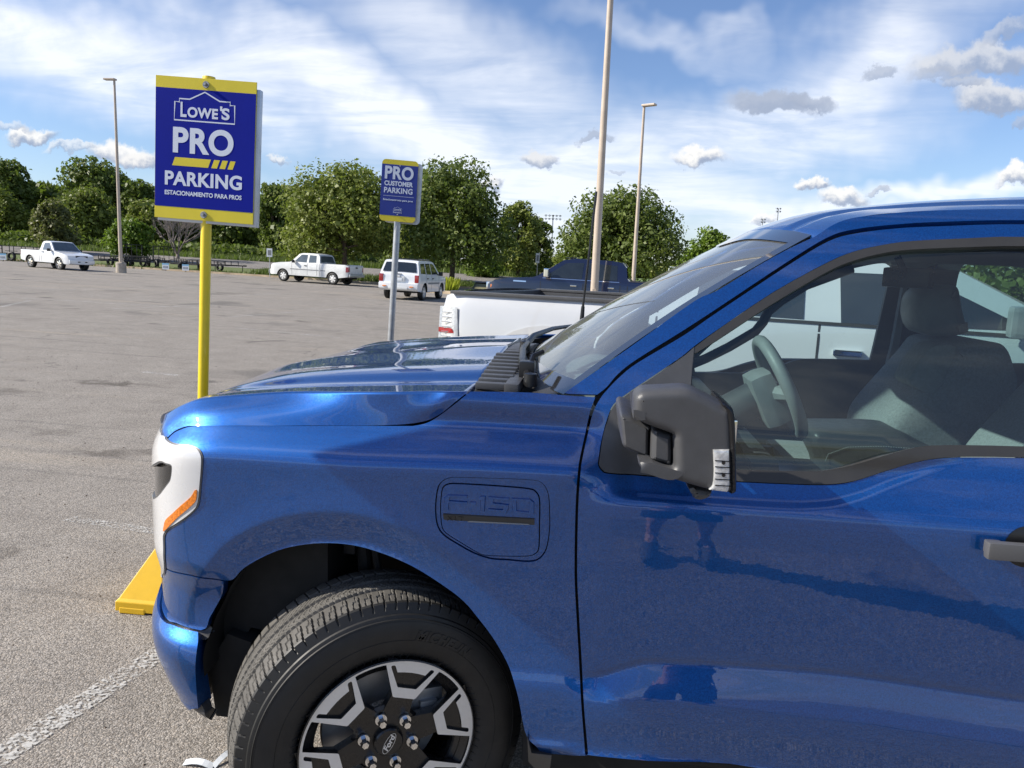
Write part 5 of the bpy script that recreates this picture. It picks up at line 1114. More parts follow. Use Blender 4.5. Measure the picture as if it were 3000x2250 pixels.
# ------------------------------------------------------------------ background vehicles
def vehicle(name, sp):
    """side outline -> solid body; parts laid on or let into it. local x runs from the tail (0) to the nose (L)"""
    L, Wd, belt, tum = sp['L'], sp['W'], sp['belt'], sp.get('tum', .32); hwid = Wd/2; pm = sp['paint']
    t = empty(name, (0, 0, 0)); nb = sp.get('nose', .13)
    def hw(x, z):
        x = np.asarray(x, float); z = np.asarray(z, float)
        o = hwid-tum*np.clip(z-belt, 0, None)-.05*np.clip((.55-z)/.3, 0, 1)**2-.018*np.clip((z-belt+.18)/.2, 0, 1)
        o = o+.012*np.exp(-((z-.62*belt-.1)/.16)**2)
        return o-nb*np.clip((x-(L-.45))/.45, 0, 1)**2.4-.06*np.clip((.25-x)/.25, 0, 1)**2.4
    wr = sp['wr']; ws_ = sp['wheels']; zb = sp.get('zb', .34); ar = sp.get('arch', wr+.075)
    top = sp['top']                            # silhouette from tail-bottom over the roof to nose-bottom
    bot = []
    for wx in ws_[::-1]:
        a0 = math.asin(max(-1, min(1, (zb-wr)/ar))); an = np.linspace(a0, math.pi-a0, 15); bot += [(wx+ar*math.cos(a), wr+ar*math.sin(a)) for a in an]
    out = np.array([tuple(p) for p in top]+bot)
    v, f = fill(lin(out, .10), [], (.13, .07)); hx_ = hw(v[:, 0], v[:, 1]); n = len(v)
    V = [(a, h_, b) for (a, b), h_ in zip(v, hx_)]+[(a, -h_, b) for (a, b), h_ in zip(v, hx_)]
    Fc = [tuple(q) for q in f]+[tuple(q[::-1]+n) for q in f]; ncs = 7
    bed = sp.get('bed')
    for i, j in boundary(f):
        a, b = v[i], v[j]; mx_ = (a+b)/2
        if bed and bed[0] < mx_[0] < bed[1] and mx_[1] > bed[2]-.05: continue
        if mx_[1] < wr+ar+.02 and any(abs(math.hypot(mx_[0]-wx, mx_[1]-wr)-ar) < .03 for wx in ws_): continue
        o = len(V); ed = .035
        for p in (a, b):
            h_ = float(hw(p[0], p[1])); dx = 0.
            for k in range(ncs+1):
                s = -1+2*k/ncs; bul = (1-s*s); xx = p[0]+(nb*1.1*bul if p[0] > L-.3 and p[1] < belt+.1 else 0)+(sp.get('wsb', .14)*bul if False else 0)
                V.append((xx, -h_*s, p[1]+(.022*bul if p[1] > belt-.15 else 0)))
        Fc += [(o+k, o+k+1, o+ncs+1+k+1, o+ncs+1+k) for k in range(ncs)]
    ob = mesh('body', V, Fc, pm, t, True); bm = bmesh.new(); bm.from_mesh(ob.data); bmesh.ops.remove_doubles(bm, verts=bm.verts, dist=1e-3); bmesh.ops.recalc_face_normals(bm, faces=bm.faces[:])
    for e in bm.edges:
        if e.calc_face_angle(0) > rad(30): e.smooth = False
    bm.to_mesh(ob.data); bm.free()
    if bed:
        x0, x1, z1 = bed; zf = z1-.52; h0 = hwid-.13; mb = MB(); mb.box(x0+.03, x1-.02, -h0, h0, zf-.02, zf)
        for s in (-1, 1): mb.box(x0+.03, x1-.02, s*h0-.01, s*h0+.01, zf, z1-.01); mb.box(x0, x1, s*(hwid-.075)-.06, s*(hwid-.075)+.04, z1-.004, z1+.022, .006)
        mb.box(x0, x0+.05, -h0, h0, zf, z1+.012, .01); mb.box(x1-.04, x1, -h0, h0, zf, z1+.01, .01)
        mb.build('bed_liner', sp.get('liner', 'plastic'), t)
    def side(nm, poly, m, d=.006, ss=(1, -1), n_=3, par=t, label=None, thick=.012):
        q = cr(poly, n_, True) if n_ > 1 else np.array(poly, float); vv, ff = fill(lin(q, .12), [], (.16, .12)); r_ = []
        for s in ss:
            h_ = hw(vv[:, 0], vv[:, 1]); VV = [(a, s*(hh+d), b) for (a, b), hh in zip(vv, h_)]; k = len(vv); VV += [(a, s*(hh+d-thick), b) for (a, b), hh in zip(vv, h_)]
            FF = [tuple(q_) for q_ in ff]+[(i, j, j+k, i+k) for i, j in boundary(ff)]
            if s < 0: FF = [q_[::-1] for q_ in FF]
            r_.append(mesh(nm, VV, FF, m, par, False, None, False, label))
        return r_
    for poly in sp.get('windows', []): side('side_window', poly, sp.get('glass', 'darkglass'))
    for x_, z0, z1, lean in sp.get('seams', []): side('door_gap', [(x_, z0), (x_+lean, z1), (x_+lean+.016, z1), (x_+.016, z0)], 'liner', .0025, n_=1)
    for x_, z_ in sp.get('handles', []):
        for s in (-1, 1): h_ = float(hw(x_, z_)); MB().box(x_-.09, x_+.09, s*h_-.035, s*h_+.035, z_-.022, z_+.022, .01).build('door_handle', sp.get('handle_mat', 'smooth_black'), t)
    for P0, P1, m, inn, nm in sp.get('screens', []):       # windshield / rear window on the sloping silhouette
        R = []
        for k in range(5):
            u = k/4; x_ = P0[0]+(P1[0]-P0[0])*u; z_ = P0[1]+(P1[1]-P0[1])*u; h_ = float(hw(x_, z_))-inn; nx = (P1[1]-P0[1]); nz = -(P1[0]-P0[0]); l_ = math.hypot(nx, nz); sg = 1 if nz*1. > 0 or (abs(nz) < 1e-6) else -1
            if nz < 0: nx, nz = -nx, -nz
            if abs(nz) < .05: nx = (1 if P0[0] > L*.5 else -1)*abs(nx)
            R.append([(x_+nx/l_*.022, h_*(-1+2*i/8), z_+nz/l_*.016+.022*(1-(-1+2*i/8)**2)) for i in range(9)])
        VV = [p for r in R for p in r]; mesh(nm, VV, [(k*9+i, k*9+i+1, (k+1)*9+i+1, (k+1)*9+i) for k in range(4) for i in range(8)], m, t, True)
    for nm, poly, m in sp.get('panels', []): side(nm, poly, m, .008, n_=1)
    # nose
    for nm, y0, y1, z0, z1, m, x_, b_ in sp.get('fronts', []):
        for s in ((-1, 1) if y0 > 0 else (1,)):
            a_, c_ = sorted((s*y0, s*y1)); xa = x_; ym = (a_+c_)/2; xx = xa+nb*1.1*(1-(ym/hwid)**2)*(1 if xa > L/2 else 0)
            MB().box(xx-.05, xx+.02 if xa > L/2 else xx+.05, a_, c_, z0, z1, b_).build(nm, m, t, 'auto')
    mb = MB(); mb.box(.3, L-.3, -hwid+.25, hwid-.25, zb-.05, zb+.18, .02)
    for wx in ws_: mb.box(wx-ar, wx+ar, -hwid+.20, hwid-.20, zb, wr+ar+.02)
    mb.build('underbody', 'liner', t)
    for wx in ws_:
        for s in (-1, 1):
            wl_ = empty('wheel', (wx, s*(hwid-.03), wr)); wl_.parent = t; wl_.rotation_euler = (0, 0, 0 if s < 0 else math.pi)
            if s < 0 and wx > L/2 and sp.get('steer'): wl_.rotation_euler = (0, 0, sp['steer'])
            rr_ = wr*.62
            MB().lathe([(.01, rr_), (-.005, rr_+.03), (-.008, wr-.05), (.004, wr-.012), (.03, wr), (.20, wr), (.225, wr-.03), (.22, rr_)], 'y', (0, 0, 0), 40).build('tyre', 'rubber', wl_, True)
            mb = MB().lathe([(.20, rr_*.95), (.05, rr_*.93), (.0, rr_*.99), (-.004, rr_), (.0, rr_*1.02), (.02, rr_)], 'y', (0, 0, 0), 30).lathe([(-.006, 0), (-.006, rr_*.22), (.012, rr_*.34), (.03, rr_*.36)], 'y', (0, 0, 0), 20)
            ns = sp.get('spokes', 5)
            for k in range(ns):
                a_ = 2*math.pi*k/ns+.3; c_, s_ = math.cos(a_), math.sin(a_); w0, w1 = rr_*.17, rr_*sp.get('spw', .24)
                mb.add([(c_*u-s_*v_, d_, s_*u+c_*v_) for u, v_, d_ in ((rr_*.2, -w0, .0), (rr_*.2, w0, .0), (rr_*.97, w1, .008), (rr_*.97, -w1, .008), (rr_*.2, -w0, .03), (rr_*.2, w0, .03), (rr_*.97, w1, .035), (rr_*.97, -w1, .035))], [(0, 1, 2, 3), (0, 3, 7, 4), (1, 5, 6, 2)])
            mb.build('rim', sp.get('rim', 'steel'), wl_, 'auto')
            MB().lathe([(.05, 0), (.05, rr_*.93)], 'y', (0, 0, 0), 24).build('brake_drum', 'liner', wl_)
    if sp.get('mirror'):
        x_, z_, sc, m = sp['mirror']
        for s in (-1, 1):
            h_ = float(hw(x_, z_)); MB().box(x_-.06*sc, x_+.05*sc, *sorted((s*(h_+.06), s*(h_+.06+.20*sc))), z_-.02, z_+.17*sc, .03).box(x_-.02, x_+.03, *sorted((s*(h_-.03), s*(h_+.09))), z_, z_+.05, .01).build('side_mirror', m, t)
    return t, hw
def settle(t, px, depth, heading, label, cat, ref=0., group=None):
    """heading: direction the nose points, degrees anticlockwise from the camera's right-hand axis"""
    p = place(px, depth); a = rad(heading)+YAW; L_ = ref; t.location = (p[0]-math.cos(a)*L_, p[1]-math.sin(a)*L_, float(ground(p[0], p[1]))); t.rotation_euler = (0, 0, a)
    t.rotation_euler = (math.atan2(float(ground(p[0]-math.sin(a), p[1]+math.cos(a))-ground(p[0], p[1])), 1), -math.atan2(float(ground(p[0]+math.cos(a), p[1]+math.sin(a))-ground(p[0], p[1])), 1), a)
    return tag(t, label, cat, group)
# white single-cab pickup at the far left, nose to the right
rg, _ = vehicle('pickup_truck', dict(L=4.75, W=1.76, belt=1.10, paint='white', wr=.36, wheels=(1.02, 3.86), zb=.40, nose=.10, tum=.30,
    top=[(.04, .50), (.02, .62), (.0, 1.02), (.03, 1.08), (1.95, 1.10), (2.02, 1.14), (2.12, 1.58), (2.22, 1.66), (2.45, 1.69), (2.80, 1.67), (2.92, 1.63), (3.42, 1.14), (3.50, 1.10), (4.10, 1.02), (4.50, .95), (4.66, .88), (4.70, .70), (4.75, .62), (4.75, .40), (4.66, .36)],
    bed=(.05, 1.95, 1.09), windows=[[(2.30, 1.14), (2.30, 1.14), (2.34, 1.56), (2.34, 1.56), (2.74, 1.59), (2.84, 1.55), (3.20, 1.16), (3.20, 1.16)]], glass='greyglass',
    screens=[((3.44, 1.13), (2.93, 1.62), 'greyglass', .06, 'windshield'), ((2.03, 1.16), (2.12, 1.56), 'darkglass', .08, 'rear_window')],
    seams=[(2.22, .48, 1.12, -.02), (3.32, .48, 1.12, .06), (2.0, .45, 1.08, 0)], handles=[(2.38, 1.02)], mirror=(3.14, 1.10, .9, 'smooth_black'), rim='chrome', spokes=6,
    panels=[('wheel_flare', [(1.02+.44*math.cos(a), .36+.44*math.sin(a)) for a in np.linspace(.1, 3.04, 12)]+[(1.02+.52*math.cos(a), .38+.52*math.sin(a)) for a in np.linspace(3.04, .1, 12)], 'whitedirty'), ('wheel_flare', [(3.86+.44*math.cos(a), .36+.44*math.sin(a)) for a in np.linspace(.1, 3.04, 12)]+[(3.86+.52*math.cos(a), .38+.52*math.sin(a)) for a in np.linspace(3.04, .1, 12)], 'whitedirty'), ('tail_light', [(.01, .78), (.10, .78), (.10, 1.02), (.01, 1.02)], 'red')],
    fronts=[('grille', -.38, .38, .74, .90, 'darkmetal', 4.64, .02), ('headlight', .46, .74, .74, .89, 'clear_lens', 4.58, .02), ('marker_light', .745, .84, .74, .87, 'orange', 4.52, .02), ('front_bumper', -.80, .80, .42, .66, 'white', 4.70, .05), ('air_intake', -.30, .30, .50, .56, 'liner', 4.725, .01), ('fog_light', .48, .58, .50, .58, 'clear_lens', 4.71, .02)]))
settle(rg, 96, 48.5, -27, 'small white single-cab pickup with flared wheel arches at the far left, nose to the right', 'pickup truck', 1.02)
# white extended-cab pickup, nose to the left
ec, _ = vehicle('pickup_truck', dict(L=5.75, W=1.99, belt=1.22, paint='whitedirty', wr=.37, wheels=(1.10, 4.75), zb=.42, nose=.12, tum=.30,
    top=[(.04, .52), (.0, .62), (-.02, 1.22), (.03, 1.27), (2.0, 1.27), (2.04, 1.30), (2.14, 1.72), (2.24, 1.83), (2.60, 1.87), (3.40, 1.86), (3.62, 1.80), (4.14, 1.30), (4.25, 1.26), (5.0, 1.20), (5.50, 1.12), (5.66, 1.02), (5.70, .80), (5.78, .72), (5.78, .45), (5.65, .40)],
    bed=(.05, 2.0, 1.26), windows=[[(2.30, 1.30), (2.30, 1.30), (2.36, 1.74), (2.36, 1.74), (2.86, 1.76), (2.86, 1.76), (2.86, 1.28), (2.86, 1.28)], [(3.0, 1.28), (3.0, 1.28), (3.0, 1.76), (3.0, 1.76), (3.40, 1.76), (3.52, 1.70), (3.92, 1.30), (3.92, 1.30)]], glass='greyglass',
    screens=[((4.16, 1.30), (3.64, 1.78), 'greyglass', .07, 'windshield'), ((2.045, 1.33), (2.15, 1.72), 'greyglass', .12, 'rear_window')],
    seams=[(2.92, .50, 1.26, 0), (4.05, .50, 1.26, .03), (2.22, .5, 1.26, 0), (2.02, .46, 1.25, 0)], handles=[(3.06, 1.08)], mirror=(3.90, 1.24, 1., 'smooth_black'), rim='machined', spokes=6, spw=.3,
    panels=[('side_moulding', [(2.1, .80), (2.1, .85), (4.2, .85), (4.2, .80)], 'cabin_grey'), ('side_moulding', [(1.62, .80), (1.62, .85), (1.98, .85), (1.98, .80)], 'cabin_grey'), ('tail_light', [(-.01, .82), (.14, .82), (.14, 1.14), (-.01, 1.14)], 'red')],
    fronts=[('tail_light', .80, .93, .84, 1.14, 'red', .02, .02), ('tailgate', -.78, .78, .74, 1.22, 'whitedirty', .0, .02), ('tailgate_handle', -.10, .10, 1.08, 1.16, 'smooth_black', -.035, .01), ('rear_bumper', -.92, .92, .52, .70, 'steel', -.10, .03), ('headlight', .60, .88, .80, .98, 'clear_lens', 5.60, .02), ('grille', -.5, .5, .74, .98, 'chrome', 5.66, .02), ('front_bumper', -.9, .9, .45, .68, 'steel', 5.74, .04)]))
settle(ec, 735, 49.6, 162, 'old white extended-cab pickup with grey side mouldings crossing the lot, nose to the left', 'pickup truck', 1.10)
# white SUV seen from behind
su, hwf = vehicle('sport_utility_vehicle', dict(L=4.87, W=1.89, belt=1.16, paint='white', wr=.37, wheels=(1.02, 3.90), zb=.38, nose=.14, tum=.26,
    top=[(.10, .42), (.0, .52), (-.02, .72), (.06, .78), (.08, 1.10), (.14, 1.24), (.34, 1.70), (.46, 1.77), (.8, 1.80), (2.4, 1.80), (2.80, 1.74), (3.45, 1.20), (3.60, 1.15), (4.4, 1.06), (4.72, .95), (4.85, .70), (4.87, .42), (4.7, .34)],
    windows=[[(.42, 1.22), (.42, 1.22), (.60, 1.66), (.60, 1.66), (1.22, 1.68), (1.22, 1.68), (1.18, 1.20), (1.18, 1.20)], [(1.30, 1.20), (1.30, 1.20), (1.34, 1.68), (1.34, 1.68), (2.05, 1.69), (2.05, 1.69), (2.05, 1.19), (2.05, 1.19)], [(2.15, 1.19), (2.15, 1.19), (2.15, 1.69), (2.15, 1.69), (2.6, 1.67), (2.76, 1.61), (3.22, 1.20), (3.22, 1.20)]], glass='darkglass',
    screens=[((.135, 1.25), (.318, 1.67), 'darkglass', .10, 'rear_window'), ((3.47, 1.19), (2.82, 1.72), 'darkglass', .06, 'windshield')],
    seams=[(1.26, .62, 1.18, 0), (2.10, .45, 1.18, 0), (3.32, .45, 1.18, .02)], handles=[(1.42, 1.0), (2.26, 1.0)], handle_mat='smooth_black', mirror=(3.12, 1.16, 1., 'smooth_black'), rim='machined', spokes=5,
    panels=[('side_moulding', [(1.50, .74), (1.50, .82), (3.40, .82), (3.40, .74)], 'cabin_grey')],
    fronts=[('tail_light', .74, .93, .80, 1.14, 'red', .09, .02), ('rear_bumper', -.92, .92, .50, .76, 'white', .0, .04), ('reflector', .55, .72, .58, .63, 'orange', -.045, .005), ('bumper_step', -.45, .45, .48, .58, 'whitedirty', -.03, .01), ('licence_plate', -.17, .17, .86, .99, 'paper', .04, .004), ('plate_recess', -.28, .28, .84, 1.06, 'whitedirty', .055, .02), ('wiper', -.12, .12, 1.16, 1.18, 'liner', .08, .004), ('emblem', -.07, .07, 1.03, 1.09, 'machined', .03, .005)]))
MB().tube([(.7, -.66, 1.86), (2.5, -.66, 1.86)], .018, 8).tube([(.7, .66, 1.86), (2.5, .66, 1.86)], .018, 8).tube([(.9, -.66, 1.85), (.9, .66, 1.85)], .016, 8).tube([(2.2, -.66, 1.85), (2.2, .66, 1.85)], .016, 8).box(.68, .74, -.68, -.64, 1.78, 1.87).box(.68, .74, .64, .68, 1.78, 1.87).build('roof_rack', 'smooth_black', su)
settle(su, 860, 34.6, 80, 'white sport utility vehicle with dark rear window, seen from behind past the small sign post', 'SUV', 0.)
# dark blue crew-cab pickup beyond the silver-white truck
nv, _ = vehicle('pickup_truck', dict(L=6.1, W=2.04, belt=1.34, paint='navy', wr=.42, wheels=(1.25, 5.05), zb=.46, nose=.12, tum=.36,
    top=[(.04, .55), (.0, .68), (-.02, 1.36), (.03, 1.42), (1.92, 1.42), (1.98, 1.48), (2.04, 1.80), (2.16, 1.93), (2.5, 1.97), (3.5, 1.98), (3.85, 1.92), (4.55, 1.44), (4.70, 1.38), (5.4, 1.32), (5.85, 1.22), (6.05, 1.10), (6.08, .8), (6.14, .72), (6.14, .5), (5.95, .42)],
    bed=(.05, 1.93, 1.41), windows=[[(2.26, 1.42), (2.26, 1.42), (2.30, 1.84), (2.30, 1.84), (3.16, 1.87), (3.16, 1.87), (3.18, 1.40), (3.18, 1.40)], [(3.28, 1.40), (3.28, 1.40), (3.26, 1.87), (3.26, 1.87), (3.72, 1.84), (3.86, 1.77), (4.36, 1.41), (4.36, 1.41)]], glass='darkglass',
    screens=[((4.56, 1.44), (3.87, 1.90), 'greyglass', .07, 'windshield'), ((1.985, 1.50), (2.05, 1.82), 'darkglass', .12, 'rear_window')],
    seams=[(3.22, .55, 1.36, 0), (4.44, .55, 1.38, .03), (2.16, .7, 1.38, 0), (1.95, .5, 1.38, 0)], handles=[(2.42, 1.20), (3.50, 1.20)], handle_mat='chrome', mirror=(4.28, 1.42, 1.35, 'chrome'), rim='chrome', spokes=6,
    panels=[('window_strip', [(2.2, 1.365), (2.2, 1.385), (4.42, 1.385), (4.42, 1.365)], 'chrome'), ('arch_trim', [(5.05+.50*math.cos(a), .42+.50*math.sin(a)) for a in np.linspace(.3, 2.84, 12)]+[(5.05+.53*math.cos(a), .42+.53*math.sin(a)) for a in np.linspace(2.84, .3, 12)], 'chrome'), ('arch_trim', [(1.25+.50*math.cos(a), .42+.50*math.sin(a)) for a in np.linspace(.3, 2.84, 12)]+[(1.25+.53*math.cos(a), .42+.53*math.sin(a)) for a in np.linspace(2.84, .3, 12)], 'chrome'), ('fender_badge', [(4.90, 1.22), (4.90, 1.26), (5.28, 1.26), (5.28, 1.22)], 'chrome')],
    fronts=[('headlight', .62, .92, 1.0, 1.16, 'clear_lens', 6.0, .02), ('marker_light', .90, .985, 1.0, 1.1, 'orange', 5.93, .02), ('grille', -.6, .6, .80, 1.16, 'chrome', 6.04, .02), ('front_bumper', -.95, .95, .50, .78, 'chrome', 6.10, .04), ('rear_bumper', -.95, .95, .55, .72, 'chrome', -.08, .03)]))
MB().box(3.6, 3.9, -.1, .1, 1.99, 2.02, .01).box(3.75, 3.85, -.45, -.35, 1.98, 2.01, .01).box(3.75, 3.85, .35, .45, 1.98, 2.01, .01).build('cab_lights', 'smooth_black', nv)
settle(nv, 1080, 23.6, 168, 'dark navy crew-cab pickup with chrome trim parked behind the big lamp post', 'pickup truck', 5.9)
# silver-white crew-cab pickup in the next bay, tail to the left
rm_, hwr = vehicle('pickup_truck', dict(L=5.85, W=2.02, belt=1.30, paint='pearl', wr=.42, arch=.60, wheels=(1.0, 4.82), zb=.44, nose=.15, tum=.33,
    top=[(.06, 0.55), (.02, 0.66), (-.02, 0.8), (-.01, 1.2), (.02, 1.36), (.10, 1.4), (1.80, 1.4), (1.86, 1.42), (1.95, 1.66), (2.06, 1.74), (2.4, 1.77), (3.4, 1.78), (3.72, 1.74), (4.40, 1.38), (4.55, 1.32), (5.3, 1.26), (5.7, 1.14), (5.82, 0.9), (5.85, 0.5), (5.7, 0.42)],
    bed=(.09, 1.80, 1.39), windows=[[(2.10, 1.36), (2.10, 1.36), (2.14, 1.63), (2.22, 1.66), (2.84, 1.68), (2.84, 1.68), (2.86, 1.35), (2.86, 1.35)], [(3.10, 1.34), (3.10, 1.34), (3.06, 1.68), (3.06, 1.68), (3.5, 1.67), (3.68, 1.61), (4.20, 1.36), (4.20, 1.36)]], glass='darkglass',
    screens=[((4.41, 1.38), (3.74, 1.72), 'greyglass', .07, 'windshield'), ((1.865, 1.43), (1.955, 1.66), 'darkglass', .12, 'rear_window')],
    seams=[(2.96, .50, 1.34, 0), (4.22, .50, 1.33, .03), (1.96, .6, 1.34, 0), (1.83, .46, 1.36, 0)], handle_mat='chrome', handles=[(2.06, 1.16), (3.16, 1.14)], mirror=(4.1, 1.34, 1.0, 'cabin_grey'), rim='chrome', spokes=5,
    panels=[('wheel_flare', [(1.0+.605*math.cos(a), .42+.605*math.sin(a)) for a in np.linspace(.15, 2.99, 18)]+[(1.0+.76*math.cos(a), .44+.74*math.sin(a)) for a in np.linspace(2.99, .15, 18)], 'pearl_flare'), ('window_seal', [(2.04, 1.325), (2.04, 1.345), (4.26, 1.335), (4.26, 1.315)], 'liner')],
    fronts=[('tailgate', -.80, .80, .72, 1.37, 'pearl', -.0, .02), ('rear_bumper', -.97, .97, .50, .68, 'chrome', -.08, .04), ('headlight', .60, .92, .86, 1.04, 'clear_lens', 5.74, .02), ('grille', -.55, .55, .68, 1.06, 'chrome', 5.78, .02), ('front_bumper', -.95, .95, .45, .66, 'chrome', 5.82, .04)]))
# tail lamp wrapping the corner: clear and red sections in a grey frame
for s in (1, -1):
    for nm, x0, x1, z0, z1, m, d in [('tail_light', -.03, .15, .955, 1.275, 'clear_lens', .006), ('red_reflector', -.028, .12, 1.06, 1.10, 'red', .012), ('lamp_frame', .145, .165, .955, 1.275, 'steel', .010)]:
        V = []; n = 7
        for i in range(n+1):
            x_ = x0+(x1-x0)*i/n
            for z_ in (z0, z1): V.append((x_+(.03 if z_ == z0 and i == n else 0), s*(float(hwr(max(x_, .0), z_))+d), z_))
        if x0 < 0: V += [(x0-.012, s*(float(hwr(0, z0))-.12), z0), (x0-.012, s*(float(hwr(0, z1))-.12), z1)]
        Fc = [(2*i, 2*i+1, 2*i+3, 2*i+2) for i in range(n)]
        if x0 < 0: Fc.append((0, 1, 2*n+3, 2*n+2))
        mesh(nm, V, Fc, m, rm_, False)
    mb = MB()
    for k in range(7): z_ = .99+.04*k; mb.box(.02, .12, s*(float(hwr(.1, z_))+.004)-.004, s*(float(hwr(.1, z_))+.004)+.004, z_-.003, z_+.003, .001)
    mb.build('lamp_ribs', 'chrome', rm_)
# decal on the front door
mb = MB()
for k in range(12):
    a = 2*math.pi*k/12; x_ = 3.42+.055*math.cos(a); z_ = .90+.055*math.sin(a); mb.box(x_-.012, x_+.012, -float(hwr(3.42, .9))-.006, -float(hwr(3.42, .9))-.003, z_-.008, z_+.008)
for x_, z_, w_ in ((3.42, .90, .06), (3.30, .90, .02), (3.52, .92, .02), (3.51, .87, .02), (3.42, .975, .03)): mb.box(x_-w_/2, x_+w_/2, -float(hwr(3.42, .9))-.006, -float(hwr(3.42, .9))-.003, z_-.012, z_+.012)
mb.build('door_decal', 'print', rm_)
tail = np.array(at_px(950, 640, 7.3)); 
settle(rm_, 951, 6.4, -24, 'silver-white crew-cab pickup in the next bay, its bed and tail lamp above the blue hood', 'pickup truck', 0.)
_a = rm_.rotation_euler[2]; rm_.location.x += -math.sin(_a)*1.01; rm_.location.y += math.cos(_a)*1.01; rm_.rotation_euler = (0, 0, _a); rm_.location.z = .068
# ------------------------------------------------------------------ trailers, small signs, litter
def trailer(px, depth, heading, ln, label, gate=False, tag_=False, box=False):
    p = place(px, depth); t = empty('utility_trailer', p, rad(heading)+YAW, label, 'trailer', 'black utility trailers at the edge of the lot'); w_ = .78
    mb = MB()
    for s in (-1, 1):
        mb.box(0, ln, s*w_-.04, s*w_+.04, .48, .56); mb.box(0, ln, s*w_-.03, s*w_+.03, .80, .84) if not box else mb.box(0, ln, s*w_-.03, s*w_+.03, 1.05, 1.10)
        for k in range(6): mb.box(ln*k/5-.02, ln*k/5+.02, s*w_-.02, s*w_+.02, .5, .84 if not box else 1.08)
    for k in range(9): mb.box(ln*k/8-.04, ln*k/8+.04, -w_, w_, .46, .50)
    mb.add([(ln, -w_, .47), (ln, -w_+.08, .47), (ln+1.2, .04, .47), (ln+1.2, -.04, .47), (ln, -w_, .55), (ln, -w_+.08, .55), (ln+1.2, .04, .55), (ln+1.2, -.04, .55)], [(0, 1, 2, 3), (4, 5, 6, 7), (0, 3, 7, 4), (1, 2, 6, 5)]).add([(ln, w_, .47), (ln, w_-.08, .47), (ln+1.2, -.04, .47), (ln+1.2, .04, .47), (ln, w_, .55), (ln, w_-.08, .55), (ln+1.2, -.04, .55), (ln+1.2, .04, .55)], [(0, 1, 2, 3), (4, 5, 6, 7), (0, 3, 7, 4), (1, 2, 6, 5)])
    mb.box(ln+1.1, ln+1.35, -.05, .05, .46, .58); mb.tube([(ln+1.0, 0, .5), (ln+1.0, 0, .05)], .03, 8)
    mb.build('frame', 'darkmetal', t)
    for s in (-1, 1):
        MB().lathe([(.0, .19), (-.02, .22), (-.01, .31), (.03, .33), (.16, .33), (.18, .2)], 'y', (ln*.45, s*(w_+.12)-.09, .33), 24).build('wheel', 'rubber', t, True)
        MB().box(ln*.45-.42, ln*.45+.42, s*(w_+.12)-.12, s*(w_+.12)+.12, .70, .74).build('mudguard', 'darkmetal', t)
    if gate or box:
        mb = MB(); h = 1.75 if gate else 1.15
        for s in (-1, 1): mb.box(-.03, .03, s*w_-.03, s*w_+.03, .5, h)
        mb.box(-.03, .03, -w_, w_, h-.06, h); mb.box(-.02, .02, -w_, w_, h-.30, h-.26)
        for k in range(1, 4): mb.box(-.02, .02, -w_+w_*k/2-.015, -w_+w_*k/2+.015, .5, h)
        mb.build('ramp_gate', 'darkmetal', t)
    return t
for i, (px, d, hd, ln, gt, bx, lb) in enumerate([(-10, 59, -8, 5.0, False, True, 'long black trailer with a high side rail at the far left edge'),
        (232, 61, -20, 3.0, False, False, 'low black trailer directly right of the small white pickup'), (262, 62, -12, 3.0, False, False, 'low black trailer standing behind the leftmost lamp post'),
        (286, 62.5, -50, 3.0, True, False, 'black trailer with an upright ramp gate just right of the leftmost lamp post'), (322, 60, 200, 3.2, False, False, 'black trailer with a long drawbar between the two upright gates'),
        (355, 62, -50, 3.0, True, False, 'black trailer with an upright ramp gate nearest the bare tree'), (388, 60.5, -28, 3.0, False, False, 'low black trailer left of the yellow sign post, nearest the second price card'), (425, 62, -18, 3.4, False, False, 'black trailer partly hidden behind the yellow sign post')]):
    trailer(px, d, hd, ln, lb, gt, False, bx)
for px, py, d, lb in [(358, 563, 57.0, 'white price card leaning on a trailer, left one of the pair'), (401, 566, 57.2, 'white price card leaning on a trailer, right one beside the yellow post'), (8, 551, 56.5, 'white price card on the long trailer at the left edge')]:
    p = place(px, d); t = empty('price_card', p, YAW, lb, 'price card', 'price cards on the trailers')
    MB().box(-.25, .25, 0, .02, .10, .56, .004).build('card', 'paper', t)
    mb = MB(); mb.box(-.25, .25, -.004, 0, .45, .56, .0); mb.build('heading', 'sky_blue_print', t)
    mb = MB()
    for k in range(4): mb.box(-.17+.095*k, -.115+.095*k, -.004, 0, .20, .36)
    mb.build('printing', 'cabin_grey', t)
    MB().box(-.02, .02, .02, .05, -.02, .3).build('stake', 'darkmetal', t)
for px, d, h, w_, bh, lb in [(583, 57, 2.1, .42, .62, 'small white and grey road sign on a thin post left of the large leafy tree'), (1160, 60, 3.0, .30, .75, 'narrow dark sign on a thin grey post above the cab of the navy pickup'), (1459, 84, 3.9, .14, .02, 'pale thin post by the goal at the right')]:
    p = place(px, d); t = empty('road_sign', p, YAW, lb, 'sign')
    MB().tube([(0, 0, -.1), (0, 0, h)], .035, 8).build('post', 'steel', t)
    b = MB().box(-w_/2, w_/2, -.06, -.04, h-bh, h, .01).build('sign_plate', 'paper' if px < 1000 else 'alu', t)
    MB().box(-w_*.3, w_*.3, -.064, -.061, h-bh*.8, h-bh*.2).build('sign_panel', 'cabin_grey', b)
